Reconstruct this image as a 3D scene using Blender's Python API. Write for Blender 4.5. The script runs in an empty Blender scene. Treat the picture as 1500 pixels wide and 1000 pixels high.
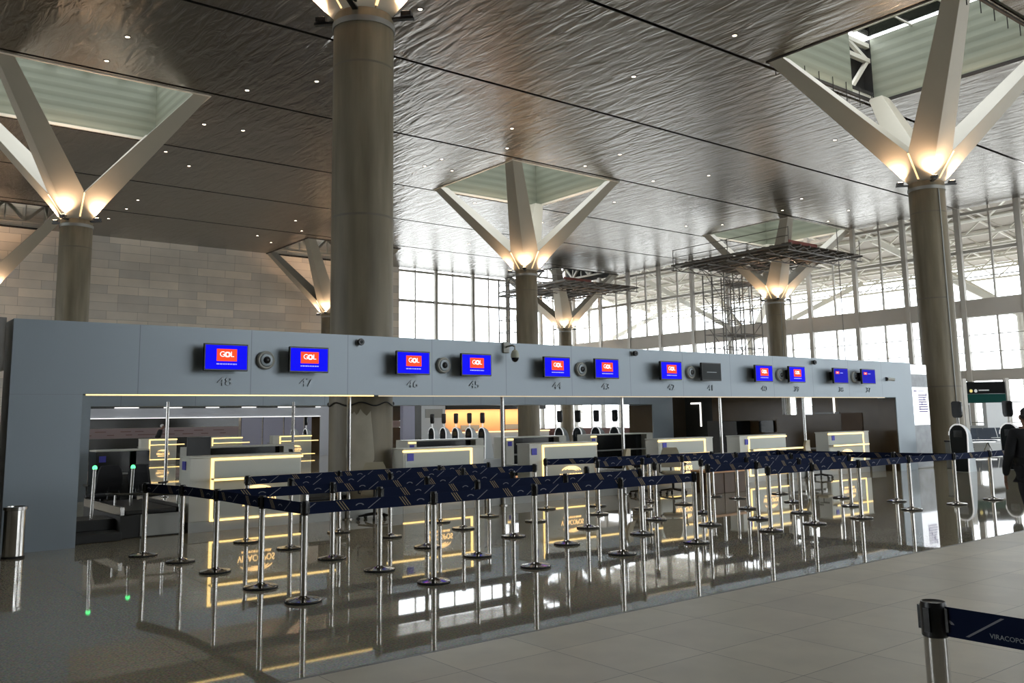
import bpy, bmesh, math, random
from mathutils import Vector, Matrix
random.seed(11)
SC = bpy.context.scene
COL = SC.collection
PI = math.pi

# ------------------------------------------------------------------ materials
def nodes_of(m):
    m.use_nodes = True
    nt = m.node_tree
    return nt, nt.nodes, nt.links

def mat(name, col, rough=.5, metal=0., emit=None, estr=0., coat=0., noise=0., nscale=8., spec=None):
    if name.startswith('screen_') and spec is None: spec = .08
    m = bpy.data.materials.new(name)
    nt, N, L = nodes_of(m)
    b = N['Principled BSDF']
    b.inputs['Base Color'].default_value = (*col, 1)
    b.inputs['Roughness'].default_value = rough
    b.inputs['Metallic'].default_value = metal
    if coat: b.inputs['Coat Weight'].default_value = coat
    if spec is not None: b.inputs['Specular IOR Level'].default_value = spec
    if emit:
        b.inputs['Emission Color'].default_value = (*emit, 1)
        b.inputs['Emission Strength'].default_value = estr
    if noise:
        tc = N.new('ShaderNodeTexCoord'); n = N.new('ShaderNodeTexNoise')
        n.inputs['Scale'].default_value = nscale; n.inputs['Detail'].default_value = 4
        mr = N.new('ShaderNodeMapRange')
        mr.inputs['To Min'].default_value = 1 - noise; mr.inputs['To Max'].default_value = 1 + noise
        mx = N.new('ShaderNodeVectorMath'); mx.operation = 'SCALE'
        mx.inputs[0].default_value = col
        L.new(tc.outputs['Object'], n.inputs['Vector']); L.new(n.outputs['Fac'], mr.inputs['Value'])
        L.new(mr.outputs['Result'], mx.inputs['Scale']); L.new(mx.outputs['Vector'], b.inputs['Base Color'])
    return m

def math_node(N, L, op, a, b=None, c=None):
    n = N.new('ShaderNodeMath'); n.operation = op
    for i, v in enumerate((a, b, c)):
        if v is None: continue
        if isinstance(v, (int, float)): n.inputs[i].default_value = v
        else: L.new(v, n.inputs[i])
    return n.outputs[0]

M = {}
M['arm'] = mat('cream_painted_steel', (.42, .385, .31), .45, noise=.05, nscale=1.5)
M['white'] = mat('white_laminate', (.62, .62, .56), .35)
M['panelgrey'] = mat('counter_grey_green', (.47, .50, .46), .3)
M['steel'] = mat('brushed_steel', (.50, .49, .47), .22, 1.)
M['chrome'] = mat('chrome', (.62, .60, .57), .12, 1.)
M['steelgrey'] = mat('grey_steel_sheet', (.26, .26, .24), .4, .3)
M['black'] = mat('black_plastic', (.012, .012, .013), .35)
M['rubber'] = mat('black_rubber', (.018, .018, .017), .6)
M['gloss_black'] = mat('gloss_black', (.01, .011, .012), .12)
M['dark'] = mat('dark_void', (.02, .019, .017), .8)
M['fabric'] = mat('black_fabric', (.015, .015, .018), .85)
M['led'] = mat('warm_led', (1, .8, .4), .5, emit=(1., .68, .24), estr=1.8)
M['ledsoft'] = mat('warm_led_soft', (1, .8, .5), .5, emit=(1., .66, .32), estr=1.1)
M['ledwhite'] = mat('white_led', (1, 1, 1), .5, emit=(1, .97, .9), estr=1.4)
M['emblem'] = mat('lit_emblem', (1, .8, .5), .5, emit=(1., .62, .25), estr=1.6)
M['bluetag'] = mat('blue_sticker', (.02, .02, .42), .4)
M['screenblue'] = mat('screen_blue', (0, 0, .1), .6, emit=(.004, .004, .80), estr=.95)
M['screenblue2'] = mat('screen_blue_dim', (0, 0, .1), .6, emit=(.004, .004, .45), estr=.8)
M['screenred'] = mat('screen_orange_red', (.3, .02, .0), .6, emit=(1., .075, .025), estr=.95)
M['screenwhite'] = mat('screen_white', (.8, .8, .8), .6, emit=(1., .95, .95), estr=.9)
M['screentxt'] = mat('screen_small_text', (.3, .3, .6), .3, emit=(.45, .45, 1.), estr=.7)
M['screenoff'] = mat('screen_off', (.03, .035, .035), .25)
M['lamp'] = mat('downlight_lens', (1, .9, .8), .4, emit=(1., .80, .60), estr=7.)
M['flood'] = mat('floodlight_lens', (1, .8, .5), .4, emit=(1., .68, .42), estr=30.)
M['green'] = mat('green_light', (.1, .8, .3), .4, emit=(.08, 1., .25), estr=2.2)
M['truss'] = mat('white_truss_paint', (.66, .63, .55), .5)
M['speaker'] = mat('speaker_grey', (.42, .42, .38), .5)
M['kioskside'] = mat('kiosk_pale_side', (.55, .60, .63), .3)
M['kioskwhite'] = mat('kiosk_white_edge', (.9, .9, .9), .3, emit=(1, 1, 1), estr=.35)
M['kioskface'] = mat('kiosk_black_face', (.010, .014, .016), .5, spec=.15)
M['wrap'] = mat('cloudy_plastic_wrap', (.42, .38, .28), .35)
M['wood'] = mat('brown_wood', (.085, .045, .02), .5, noise=.3, nscale=3)
M['orangewood'] = mat('orange_wood', (.75, .40, .20), .45, noise=.12, nscale=1.2)
M['endwall'] = mat('dark_brown_gloss', (.085, .058, .032), .16, noise=.35, nscale=.9, spec=.3)
M['endwall2'] = mat('dark_grey_gloss', (.028, .026, .02), .15)
M['redbase'] = mat('red_brown_base', (.12, .035, .025), .5)
M['pink'] = mat('pink_hoarding', (.36, .28, .28), .6)
M['redtext'] = mat('red_lettering', (.19, .10, .10), .6)
M['palewall'] = mat('pale_partition', (.55, .57, .58), .5)
M['lilac'] = mat('lilac_partition', (.36, .36, .47), .4)
M['purple'] = mat('purple_lettering', (.10, .06, .26), .5)
M['poster'] = mat('lightbox_poster', (.8, .8, .8), .4, emit=(.9, .93, 1.), estr=.95)
M['postergrey'] = mat('lightbox_grey_picture', (.22, .24, .26), .3, noise=.6, nscale=4)
M['signgreen'] = mat('sign_green', (.004, .05, .042), .7, spec=.1)
M['signblack'] = mat('sign_black', (.005, .006, .006), .7, spec=.1)
M['signyellow'] = mat('sign_yellow', (.7, .55, .15), .5, emit=(1, .8, .3), estr=.3)
M['signwhite'] = mat('sign_white', (.6, .6, .58), .5, emit=(1, 1, 1), estr=.15)
M['blueseat'] = mat('blue_grey_seat', (.03, .045, .07), .5)
M['skin'] = mat('skin', (.28, .15, .10), .5)
M['hair'] = mat('dark_hair', (.012, .010, .013), .5)
M['suit'] = mat('black_cloth', (.010, .011, .014), .8)
M['trouser'] = mat('dark_cloth', (.012, .013, .017), .85)
M['shoe'] = mat('black_leather', (.01, .01, .01), .3)
M['eye'] = mat('eye_white', (.7, .7, .68), .3)
M['cap'] = mat('white_cap', (.75, .75, .72), .6)
M['plank'] = mat('scaffold_planks', (.12, .095, .07), .7, noise=.35, nscale=5)
M['tube'] = mat('scaffold_tube', (.16, .15, .135), .45, .5)
M['redplank'] = mat('red_scaffold_board', (.20, .05, .035), .6)
M['apron'] = mat('apron_concrete', (.55, .54, .52), .9)
M['roofdeck'] = mat('canopy_deck', (.40, .36, .31), .7, noise=.1, nscale=.5)
M['beamc'] = mat('cast_concrete_beam', (.50, .465, .415), .75, noise=.08, nscale=1.)
M['mullion'] = mat('aluminium_mullion', (.5, .475, .43), .45, .2)
M['plainwall'] = mat('plain_wall_paint', (.32, .31, .29), .7)
M['numeral'] = mat('numeral_steel', (.27, .31, .335), .35, .2)
M['cam'] = mat('camera_pale_housing', (.45, .46, .36), .4)

# granite floor
def m_granite():
    m = bpy.data.materials.new('polished_granite'); nt, N, L = nodes_of(m); b = N['Principled BSDF']
    tc = N.new('ShaderNodeTexCoord')
    n = N.new('ShaderNodeTexNoise'); n.inputs['Scale'].default_value = 55; n.inputs['Detail'].default_value = 6
    v = N.new('ShaderNodeTexVoronoi'); v.inputs['Scale'].default_value = 70
    L.new(tc.outputs['Object'], n.inputs['Vector']); L.new(tc.outputs['Object'], v.inputs['Vector'])
    r = N.new('ShaderNodeValToRGB')
    r.color_ramp.elements[0].position = .30; r.color_ramp.elements[0].color = (.29, .255, .18, 1)
    r.color_ramp.elements[1].position = .72; r.color_ramp.elements[1].color = (.62, .555, .41, 1)
    L.new(n.outputs['Fac'], r.inputs['Fac'])
    sp = N.new('ShaderNodeMix'); sp.data_type = 'RGBA'; sp.blend_type = 'MULTIPLY'; sp.inputs['Factor'].default_value = .35
    L.new(r.outputs['Color'], sp.inputs['A']); L.new(v.outputs['Color'], sp.inputs['B'])
    # slab joints, 1.2 m
    br = N.new('ShaderNodeTexBrick'); br.offset = 0
    br.inputs['Scale'].default_value = 1; br.inputs['Brick Width'].default_value = 1.2; br.inputs['Row Height'].default_value = 1.2
    br.inputs['Mortar Size'].default_value = .003
    br.inputs['Color1'].default_value = (1, 1, 1, 1); br.inputs['Color2'].default_value = (.94, .94, .94, 1); br.inputs['Mortar'].default_value = (.6, .6, .6, 1)
    L.new(tc.outputs['Object'], br.inputs['Vector'])
    j = N.new('ShaderNodeMix'); j.data_type = 'RGBA'; j.blend_type = 'MULTIPLY'; j.inputs['Factor'].default_value = 1
    L.new(sp.outputs['Result'], j.inputs['A']); L.new(br.outputs['Color'], j.inputs['B'])
    L.new(j.outputs['Result'], b.inputs['Base Color'])
    b.inputs['Roughness'].default_value = .03
    b.inputs['IOR'].default_value = 1.5
    return m
M['granite'] = m_granite()

def m_tile():
    m = bpy.data.materials.new('honed_floor_tile'); nt, N, L = nodes_of(m); b = N['Principled BSDF']
    tc = N.new('ShaderNodeTexCoord')
    mp = N.new('ShaderNodeMapping'); mp.inputs['Location'].default_value = (.38, .26, 0)
    L.new(tc.outputs['Object'], mp.inputs['Vector'])
    br = N.new('ShaderNodeTexBrick'); br.offset = 0
    br.inputs['Scale'].default_value = 1; br.inputs['Brick Width'].default_value = .83; br.inputs['Row Height'].default_value = .81
    br.inputs['Mortar Size'].default_value = .003
    br.inputs['Color1'].default_value = (.76, .71, .58, 1); br.inputs['Color2'].default_value = (.68, .64, .53, 1); br.inputs['Mortar'].default_value = (.24, .22, .18, 1)
    L.new(mp.outputs['Vector'], br.inputs['Vector'])
    n = N.new('ShaderNodeTexNoise'); n.inputs['Scale'].default_value = 2.2; n.inputs['Detail'].default_value = 5
    L.new(tc.outputs['Object'], n.inputs['Vector'])
    mr = N.new('ShaderNodeMapRange'); mr.inputs['To Min'].default_value = .8; mr.inputs['To Max'].default_value = 1.15
    L.new(n.outputs['Fac'], mr.inputs['Value'])
    sc = N.new('ShaderNodeVectorMath'); sc.operation = 'SCALE'
    L.new(br.outputs['Color'], sc.inputs[0]); L.new(mr.outputs['Result'], sc.inputs['Scale'])
    L.new(sc.outputs['Vector'], b.inputs['Base Color'])
    b.inputs['Roughness'].default_value = .36
    return m
M['tile'] = m_tile()

def m_ceiling():
    m = bpy.data.materials.new('rippled_metal_ceiling'); nt, N, L = nodes_of(m); b = N['Principled BSDF']
    b.inputs['Base Color'].default_value = (.262, .245, .222, 1)
    b.inputs['Metallic'].default_value = .92
    b.inputs['Roughness'].default_value = .27
    tc = N.new('ShaderNodeTexCoord')
    mp = N.new('ShaderNodeMapping'); mp.inputs['Scale'].default_value = (3.0, .62, 1)
    L.new(tc.outputs['Object'], mp.inputs['Vector'])
    n = N.new('ShaderNodeTexNoise'); n.inputs['Scale'].default_value = 1.; n.inputs['Detail'].default_value = 3; n.inputs['Distortion'].default_value = .6
    L.new(mp.outputs['Vector'], n.inputs['Vector'])
    n2 = N.new('ShaderNodeTexNoise'); n2.inputs['Scale'].default_value = .12
    L.new(tc.outputs['Object'], n2.inputs['Vector'])
    a = math_node(N, L, 'MULTIPLY', n.outputs['Fac'], math_node(N, L, 'MULTIPLY_ADD', n2.outputs['Fac'], .9, .22))
    bp = N.new('ShaderNodeBump'); bp.inputs['Strength'].default_value = .9; bp.inputs['Distance'].default_value = .10
    L.new(a, bp.inputs['Height']); L.new(bp.outputs['Normal'], b.inputs['Normal'])
    return m
M['ceiling'] = m_ceiling()

def m_concrete():
    m = bpy.data.materials.new('cast_concrete_shaft'); nt, N, L = nodes_of(m); b = N['Principled BSDF']
    tc = N.new('ShaderNodeTexCoord')
    n = N.new('ShaderNodeTexNoise'); n.inputs['Scale'].default_value = 1.3; n.inputs['Detail'].default_value = 8
    mp = N.new('ShaderNodeMapping'); mp.inputs['Scale'].default_value = (3, 3, .35)
    L.new(tc.outputs['Object'], mp.inputs['Vector']); L.new(mp.outputs['Vector'], n.inputs['Vector'])
    r = N.new('ShaderNodeValToRGB')
    r.color_ramp.elements[0].position = .3; r.color_ramp.elements[0].color = (.13, .108, .068, 1)
    r.color_ramp.elements[1].position = .75; r.color_ramp.elements[1].color = (.235, .20, .135, 1)
    L.new(n.outputs['Fac'], r.inputs['Fac'])
    # casting joints every 3.2 m
    sx = N.new('ShaderNodeSeparateXYZ'); L.new(tc.outputs['Object'], sx.inputs[0])
    z = math_node(N, L, 'ADD', sx.outputs['Z'], .55)
    f = math_node(N, L, 'PINGPONG', z, 1.6)
    g = math_node(N, L, 'LESS_THAN', f, .022)
    mx = N.new('ShaderNodeMix'); mx.data_type = 'RGBA'
    L.new(g, mx.inputs['Factor']); L.new(r.outputs['Color'], mx.inputs['A']); mx.inputs['B'].default_value = (.14, .12, .09, 1)
    L.new(mx.outputs['Result'], b.inputs['Base Color'])
    b.inputs['Roughness'].default_value = .55
    return m
M['concrete'] = m_concrete()

def m_gantry(name='gantry_blue_grey_panel', c1=(.305, .36, .405), px=1.79, off=.0):
    m = bpy.data.materials.new(name); nt, N, L = nodes_of(m); b = N['Principled BSDF']
    tc = N.new('ShaderNodeTexCoord'); sx = N.new('ShaderNodeSeparateXYZ'); L.new(tc.outputs['Object'], sx.inputs[0])
    x = math_node(N, L, 'ADD', sx.outputs['X'], off)
    f = math_node(N, L, 'PINGPONG', x, px / 2)
    g = math_node(N, L, 'LESS_THAN', f, .006)
    mx = N.new('ShaderNodeMix'); mx.data_type = 'RGBA'
    L.new(g, mx.inputs['Factor']); mx.inputs['A'].default_value = (*c1, 1); mx.inputs['B'].default_value = (c1[0] * .6, c1[1] * .6, c1[2] * .6, 1)
    L.new(mx.outputs['Result'], b.inputs['Base Color'])
    b.inputs['Roughness'].default_value = .38
    b.inputs['Metallic'].default_value = .15
    return m
M['gantry'] = m_gantry()
M['farpanel_lit'] = mat('brightened_far_gantry_panel', (.58, .60, .66), .5)  # brighter light on the far gantry, put into a lighter panel colour
M['plaster'] = mat('pale_plaster_patch', (.42, .39, .31), .8, noise=.25, nscale=4)
M['ledfaint'] = mat('faint_warm_led', (.8, .7, .5), .5, emit=(1., .75, .5), estr=.35)
M['soffit'] = mat('gantry_soffit', (.30, .32, .32), .35, .2)

def m_wall_tiles():
    m = bpy.data.materials.new('stone_panel_wall'); nt, N, L = nodes_of(m); b = N['Principled BSDF']
    tc = N.new('ShaderNodeTexCoord'); sx = N.new('ShaderNodeSeparateXYZ'); L.new(tc.outputs['Object'], sx.inputs[0])
    cm = N.new('ShaderNodeCombineXYZ'); L.new(sx.outputs['X'], cm.inputs['X']); L.new(sx.outputs['Z'], cm.inputs['Y'])
    br = N.new('ShaderNodeTexBrick'); br.offset = 0.35; br.offset_frequency = 3
    br.inputs['Scale'].default_value = 1; br.inputs['Brick Width'].default_value = 2.15; br.inputs['Row Height'].default_value = .62
    br.inputs['Mortar Size'].default_value = .012; br.inputs['Mortar Smooth'].default_value = .3
    br.inputs['Color1'].default_value = (.86, .77, .65, 1); br.inputs['Color2'].default_value = (.62, .575, .51, 1); br.inputs['Mortar'].default_value = (.36, .32, .27, 1)
    br.inputs['Bias'].default_value = .0
    L.new(cm.outputs[0], br.inputs['Vector'])
    n = N.new('ShaderNodeTexNoise'); n.inputs['Scale'].default_value = .55; n.inputs['Detail'].default_value = 3
    L.new(cm.outputs[0], n.inputs['Vector'])
    mr = N.new('ShaderNodeMapRange'); mr.inputs['To Min'].default_value = .8; mr.inputs['To Max'].default_value = 1.2
    L.new(n.outputs['Fac'], mr.inputs['Value'])
    sc = N.new('ShaderNodeVectorMath'); sc.operation = 'SCALE'
    L.new(br.outputs['Color'], sc.inputs[0]); L.new(mr.outputs['Result'], sc.inputs['Scale'])
    L.new(sc.outputs['Vector'], b.inputs['Base Color']); b.inputs['Roughness'].default_value = .6
    return m
M['stone'] = m_wall_tiles()

def m_well():
    m = bpy.data.materials.new('skylight_lining_boards'); nt, N, L = nodes_of(m); b = N['Principled BSDF']
    tc = N.new('ShaderNodeTexCoord'); sx = N.new('ShaderNodeSeparateXYZ'); L.new(tc.outputs['Object'], sx.inputs[0])
    f = math_node(N, L, 'PINGPONG', sx.outputs['Z'], .22)
    mr = N.new('ShaderNodeMapRange'); mr.inputs['From Max'].default_value = .22; mr.inputs['To Min'].default_value = .8; mr.inputs['To Max'].default_value = 1.
    L.new(f, mr.inputs['Value'])
    sc = N.new('ShaderNodeVectorMath'); sc.operation = 'SCALE'; sc.inputs[0].default_value = (.255, .27, .205)
    L.new(mr.outputs['Result'], sc.inputs['Scale']); L.new(sc.outputs['Vector'], b.inputs['Base Color'])
    bp = N.new('ShaderNodeBump'); bp.inputs['Distance'].default_value = .05; bp.inputs['Strength'].default_value = .8
    L.new(f, bp.inputs['Height']); L.new(bp.outputs['Normal'], b.inputs['Normal'])
    b.inputs['Roughness'].default_value = .55
    return m
M['well'] = m_well()

def m_glass(name='window_glass', tint=(.97, .98, .98)):
    m = bpy.data.materials.new(name); nt, N, L = nodes_of(m)
    N.remove(N['Principled BSDF'])
    t = N.new('ShaderNodeBsdfTransparent'); t.inputs['Color'].default_value = (*tint, 1)
    g = N.new('ShaderNodeBsdfGlossy'); g.inputs['Roughness'].default_value = .02
    lw = N.new('ShaderNodeFresnel'); lw.inputs['IOR'].default_value = 1.3
    mx = N.new('ShaderNodeMixShader'); L.new(lw.outputs['Fac'], mx.inputs['Fac'])
    L.new(t.outputs[0], mx.inputs[1]); L.new(g.outputs[0], mx.inputs[2])
    L.new(mx.outputs[0], N['Material Output'].inputs['Surface'])
    return m
M['glass'] = m_glass()

def m_belt():
    """navy belt, printed with triple slanted stripes, single slashes and small arcs; UV u = metres along, v = 0..1 across"""
    m = bpy.data.materials.new('printed_navy_belt'); nt, N, L = nodes_of(m); b = N['Principled BSDF']
    tc = N.new('ShaderNodeTexCoord'); sx = N.new('ShaderNodeSeparateXYZ'); L.new(tc.outputs['UV'], sx.inputs[0])
    u, v = sx.outputs['X'], sx.outputs['Y']
    um = math_node(N, L, 'MODULO', u, .74)
    vv = math_node(N, L, 'MULTIPLY', v, .12)
    inb = math_node(N, L, 'MULTIPLY', math_node(N, L, 'GREATER_THAN', v, .1), math_node(N, L, 'LESS_THAN', v, .9))
    # triple stripes leaning back
    s = math_node(N, L, 'ADD', um, math_node(N, L, 'MULTIPLY', vv, .8))
    s1 = math_node(N, L, 'PINGPONG', math_node(N, L, 'SUBTRACT', s, .10), .016)
    st = math_node(N, L, 'LESS_THAN', s1, .0055)
    rng = math_node(N, L, 'MULTIPLY', math_node(N, L, 'GREATER_THAN', s, .092), math_node(N, L, 'LESS_THAN', s, .172))
    stripes = math_node(N, L, 'MULTIPLY', math_node(N, L, 'MULTIPLY', st, rng), inb)
    # single slash leaning forward
    q = math_node(N, L, 'SUBTRACT', um, math_node(N, L, 'MULTIPLY', vv, 1.5))
    q1 = math_node(N, L, 'ABSOLUTE', math_node(N, L, 'SUBTRACT', q, .36))
    sl = math_node(N, L, 'MULTIPLY', math_node(N, L, 'LESS_THAN', q1, .007), inb)
    # arc emblem
    dx = math_node(N, L, 'DIVIDE', math_node(N, L, 'SUBTRACT', um, .28), 1.8)
    dy = math_node(N, L, 'SUBTRACT', vv, .045)
    rr = math_node(N, L, 'SQRT', math_node(N, L, 'ADD', math_node(N, L, 'MULTIPLY', dx, dx), math_node(N, L, 'MULTIPLY', dy, dy)))
    ar = math_node(N, L, 'MULTIPLY', math_node(N, L, 'LESS_THAN', math_node(N, L, 'ABSOLUTE', math_node(N, L, 'SUBTRACT', rr, .024)), .004), math_node(N, L, 'GREATER_THAN', dy, .006))
    m1 = N.new('ShaderNodeMix'); m1.data_type = 'RGBA'; L.new(stripes, m1.inputs['Factor'])
    m1.inputs['A'].default_value = (.005, .011, .040, 1); m1.inputs['B'].default_value = (.36, .29, .17, 1)
    m2 = N.new('ShaderNodeMix'); m2.data_type = 'RGBA'; L.new(math_node(N, L, 'MAXIMUM', sl, ar), m2.inputs['Factor'])
    L.new(m1.outputs['Result'], m2.inputs['A']); m2.inputs['B'].default_value = (.26, .27, .30, 1)
    L.new(m2.outputs['Result'], b.inputs['Base Color'])
    b.inputs['Roughness'].default_value = .8; b.inputs['Specular IOR Level'].default_value = .15
    return m
M['belt'] = m_belt()

# ------------------------------------------------------------------ mesh building
class MB:
    def __init__(s): s.v = []; s.f = []; s.mi = []; s.uv = {}
    def add(s, vs, fs, m=0, uvs=None):
        o = len(s.v); s.v += [Vector(q) for q in vs]
        for k, f in enumerate(fs):
            s.f.append([i + o for i in f]); s.mi.append(m)
            if uvs: s.uv[len(s.f) - 1] = uvs[k]
        return s
    def box(s, x0, y0, z0, x1, y1, z1, m=0):
        return s.hexa([(x0, y0, z0), (x1, y0, z0), (x1, y1, z0), (x0, y1, z0), (x0, y0, z1), (x1, y0, z1), (x1, y1, z1), (x0, y1, z1)], m)
    def hexa(s, p, m=0):
        return s.add(p, [(0, 3, 2, 1), (4, 5, 6, 7), (0, 1, 5, 4), (1, 2, 6, 5), (2, 3, 7, 6), (3, 0, 4, 7)], m)
    def bar(s, p, q, w, h=None, m=0, up=(0, 0, 1)):
        p = Vector(p); q = Vector(q); d = (q - p).normalized(); h = h or w
        upv = Vector(up)
        if abs(d.dot(upv)) > .99: upv = Vector((0, 1, 0))
        a = d.cross(upv).normalized() * (w / 2); b = a.cross(d).normalized() * (h / 2)
        return s.hexa([p - a - b, p + a - b, p + a + b, p - a + b, q - a - b, q + a - b, q + a + b, q - a + b], m)
    def tube(s, pts, r, n=8, m=0, r1=None):
        pts = [Vector(q) for q in pts]; vs = []; k = len(pts)
        for i, c in enumerate(pts):
            d = (pts[min(i + 1, k - 1)] - pts[max(i - 1, 0)]).normalized()
            up = Vector((0, 0, 1)) if abs(d.z) < .95 else Vector((1, 0, 0))
            a = d.cross(up).normalized(); b = d.cross(a).normalized()
            rr = r if r1 is None else r + (r1 - r) * i / (k - 1)
            for j in range(n):
                t = 2 * PI * j / n; vs.append(c + a * math.cos(t) * rr + b * math.sin(t) * rr)
        fs = [(i * n + j, i * n + (j + 1) % n, (i + 1) * n + (j + 1) % n, (i + 1) * n + j) for i in range(k - 1) for j in range(n)]
        fs += [tuple(range(n))[::-1], tuple((k - 1) * n + j for j in range(n))]
        return s.add(vs, fs, m)
    def lathe(s, prof, c=(0, 0, 0), n=20, m=0, mtx=None, ring=False):
        """prof = [(r, z)...] closed at both ends; axis z (or mtx)"""
        c = Vector(c); vs = []
        for r, z in prof:
            for j in range(n):
                t = 2 * PI * j / n; q = Vector((r * math.cos(t), r * math.sin(t), z))
                vs.append((mtx @ q if mtx else q) + c)
        k = len(prof)
        fs = [(i * n + j, i * n + (j + 1) % n, ((i + 1) % k) * n + (j + 1) % n, ((i + 1) % k) * n + j) for i in range(k if ring else k - 1) for j in range(n)]
        if not ring: fs += [tuple(range(n))[::-1], tuple((k - 1) * n + j for j in range(n))]
        return s.add(vs, fs, m)
    def ball(s, c, rx, ry, rz, n=14, k=9, m=0, lo=-1., hi=1.):
        prof = []
        for i in range(k + 1):
            a = -PI / 2 + PI * i / k; a = max(min(a, hi * PI / 2), lo * PI / 2)
            prof.append((max(math.cos(a), 1e-3), math.sin(a)))
        o = len(s.v); s.lathe(prof, (0, 0, 0), n, m)
        for i in range(o, len(s.v)):
            q = s.v[i]; s.v[i] = Vector((q.x * rx + c[0], q.y * ry + c[1], q.z * rz + c[2]))
        return s
    def prism(s, poly, a, b, fn, m=0):
        """poly 2D points, extruded between a and b; fn(u, v, w) -> xyz"""
        n = len(poly)
        vs = [fn(u, v, a) for u, v in poly] + [fn(u, v, b) for u, v in poly]
        fs = [tuple(range(n))[::-1], tuple(range(n, 2 * n))] + [(i, (i + 1) % n, n + (i + 1) % n, n + i) for i in range(n)]
        return s.add(vs, fs, m)
    def build(s, name, mats, parent=None, local=False, bevel=0., smooth=True):
        if not isinstance(mats, (list, tuple)): mats = [mats]
        off = parent.location if (parent is not None and not local) else Vector()
        if parent is not None and not local and parent.parent: off = off + parent.parent.location
        me = bpy.data.meshes.new(name)
        me.from_pydata([tuple(q - off) for q in s.v], [], s.f)
        for q in mats: me.materials.append(M[q])
        for i, p in enumerate(me.polygons): p.material_index = s.mi[i]
        if s.uv:
            ul = me.uv_layers.new(name='UVMap')
            for fi, uvs in s.uv.items():
                for li, q in zip(me.polygons[fi].loop_indices, uvs): ul.data[li].uv = q
        else:
            bm = bmesh.new(); bm.from_mesh(me); bmesh.ops.recalc_face_normals(bm, faces=bm.faces[:]); bm.to_mesh(me); bm.free()
        if smooth:
            me.shade_smooth(); me.set_sharp_from_angle(angle=math.radians(32))
        o = bpy.data.objects.new(name, me); COL.objects.link(o)
        if parent is not None: o.parent = parent
        if bevel:
            bv = o.modifiers.new('bevel', 'BEVEL'); bv.width = bevel; bv.segments = 2; bv.limit_method = 'ANGLE'
        return o

def text_bm(mb, txt, size, fn, depth=.004, m=0, align='CENTER'):
    """adds the lettering as solid mesh; fn(u, v, w) places the text plane"""
    cu = bpy.data.curves.new('lettering', 'FONT'); cu.body = txt; cu.size = size; cu.align_x = align; cu.align_y = 'CENTER'
    cu.extrude = depth; cu.resolution_u = 3
    ob = bpy.data.objects.new('lettering', cu); COL.objects.link(ob)
    bpy.context.view_layer.update()
    me = bpy.data.meshes.new_from_object(ob.evaluated_get(bpy.context.evaluated_depsgraph_get()))
    mb.add([fn(q.co.x, q.co.y, q.co.z) for q in me.vertices], [tuple(p.vertices) for p in me.polygons], m)
    bpy.data.objects.remove(ob); bpy.data.meshes.remove(me); bpy.data.curves.remove(cu)

def tag(o, label, cat, group=None):
    o['label'] = label; o['category'] = cat
    if group: o['group'] = group
    return o
def thing(name, label, cat, loc=(0, 0, 0), rz=0., group=None):
    o = bpy.data.objects.new(name, None); COL.objects.link(o); o.empty_display_size = .2
    o.location = loc; o.rotation_euler = (0, 0, rz)
    return tag(o, label, cat, group)
def structure(o):
    o['kind'] = 'structure'; return o
def dup(root, loc, rz=None, label=None, group=None):
    r = root.copy(); COL.objects.link(r); r.location = loc
    if rz is not None: r.rotation_euler = (0, 0, rz)
    if label: r['label'] = label
    if group: r['group'] = group
    for ch in list(root.children):
        c = ch.copy(); COL.objects.link(c); c.parent = r
        for g in list(ch.children):
            d = g.copy(); COL.objects.link(d); d.parent = c
    return r
ORD = ['', 'first', 'second', 'third', 'fourth', 'fifth', 'sixth', 'seventh', 'eighth', 'ninth', 'tenth', 'eleventh', 'twelfth', 'thirteenth', 'fourteenth', 'fifteenth', 'sixteenth']

# ------------------------------------------------------------------ the setting
H = 15.3
XW, YW = 60.6, 68.2
XL, YB = -40., -18.
CX = [8.35, 32.3, 56.6]
CY = [16.03, 39.6, 64.2]
mb = MB(); mb.box(XL, 6.0, -.2, XW, YW, 0, 0); structure(mb.build('floor', 'granite'))
mb = MB(); mb.box(XL, YB, -.2, XW, 6.0, 0, 0); structure(mb.build('floor', 'tile'))
mb = MB(); mb.box(XL, 5.985, 0, XW, 6.015, .002); structure(mb.build('trim_1', 'steelgrey'))

# ceiling: metal strips parted by dark grooves, with a square opening over every column
G = [-19.5, -11.6, -3.7, 4.2, 12.1, 20.1, 27.8, 35.5, 43.6, 51.3, 59.4, 68.1]
HOLE = {(12.1, 20.1): (12.33, 19.78), (35.5, 43.6): (35.85, 43.35), (59.4, 68.1): (60.45, 68.05)}
cb = MB(); db = MB()
for y0, y1 in zip(G, G[1:]):
    a, b = y0 + .085, y1 - .085
    h = HOLE.get((y0, y1))
    def strip(mbx, a, b, z0, z1):
        if not h: mbx.box(XL, a, z0, XW, b, z1); return
        e_ = .12 if mbx is db else 0.
        xs = [XL] + [q for c in CX for q in (c - 3.93 - e_, c + 3.93 + e_)] + [XW]
        for i in range(0, len(xs), 2): 
            if xs[i + 1] - xs[i] > .05: mbx.box(xs[i], a, z0, xs[i + 1], b, z1)
        for c in CX:
            if h[0] - a > .01: mbx.box(c - 3.93 - e_, a, z0, min(c + 3.93 + e_, XW), h[0], z1)
            if b - h[1] > .01: mbx.box(c - 3.93 - e_, h[1], z0, min(c + 3.93 + e_, XW), b, z1)
    strip(cb, a, b, H, H + .08)
    if h: h = (h[0] - .12, h[1] + .12)
    strip(db, y0, y1, H + .35, H + .5)
ceil = structure(cb.build('ceiling', 'ceiling', smooth=False))
structure(db.build('ceiling', 'dark', smooth=False))

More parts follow.
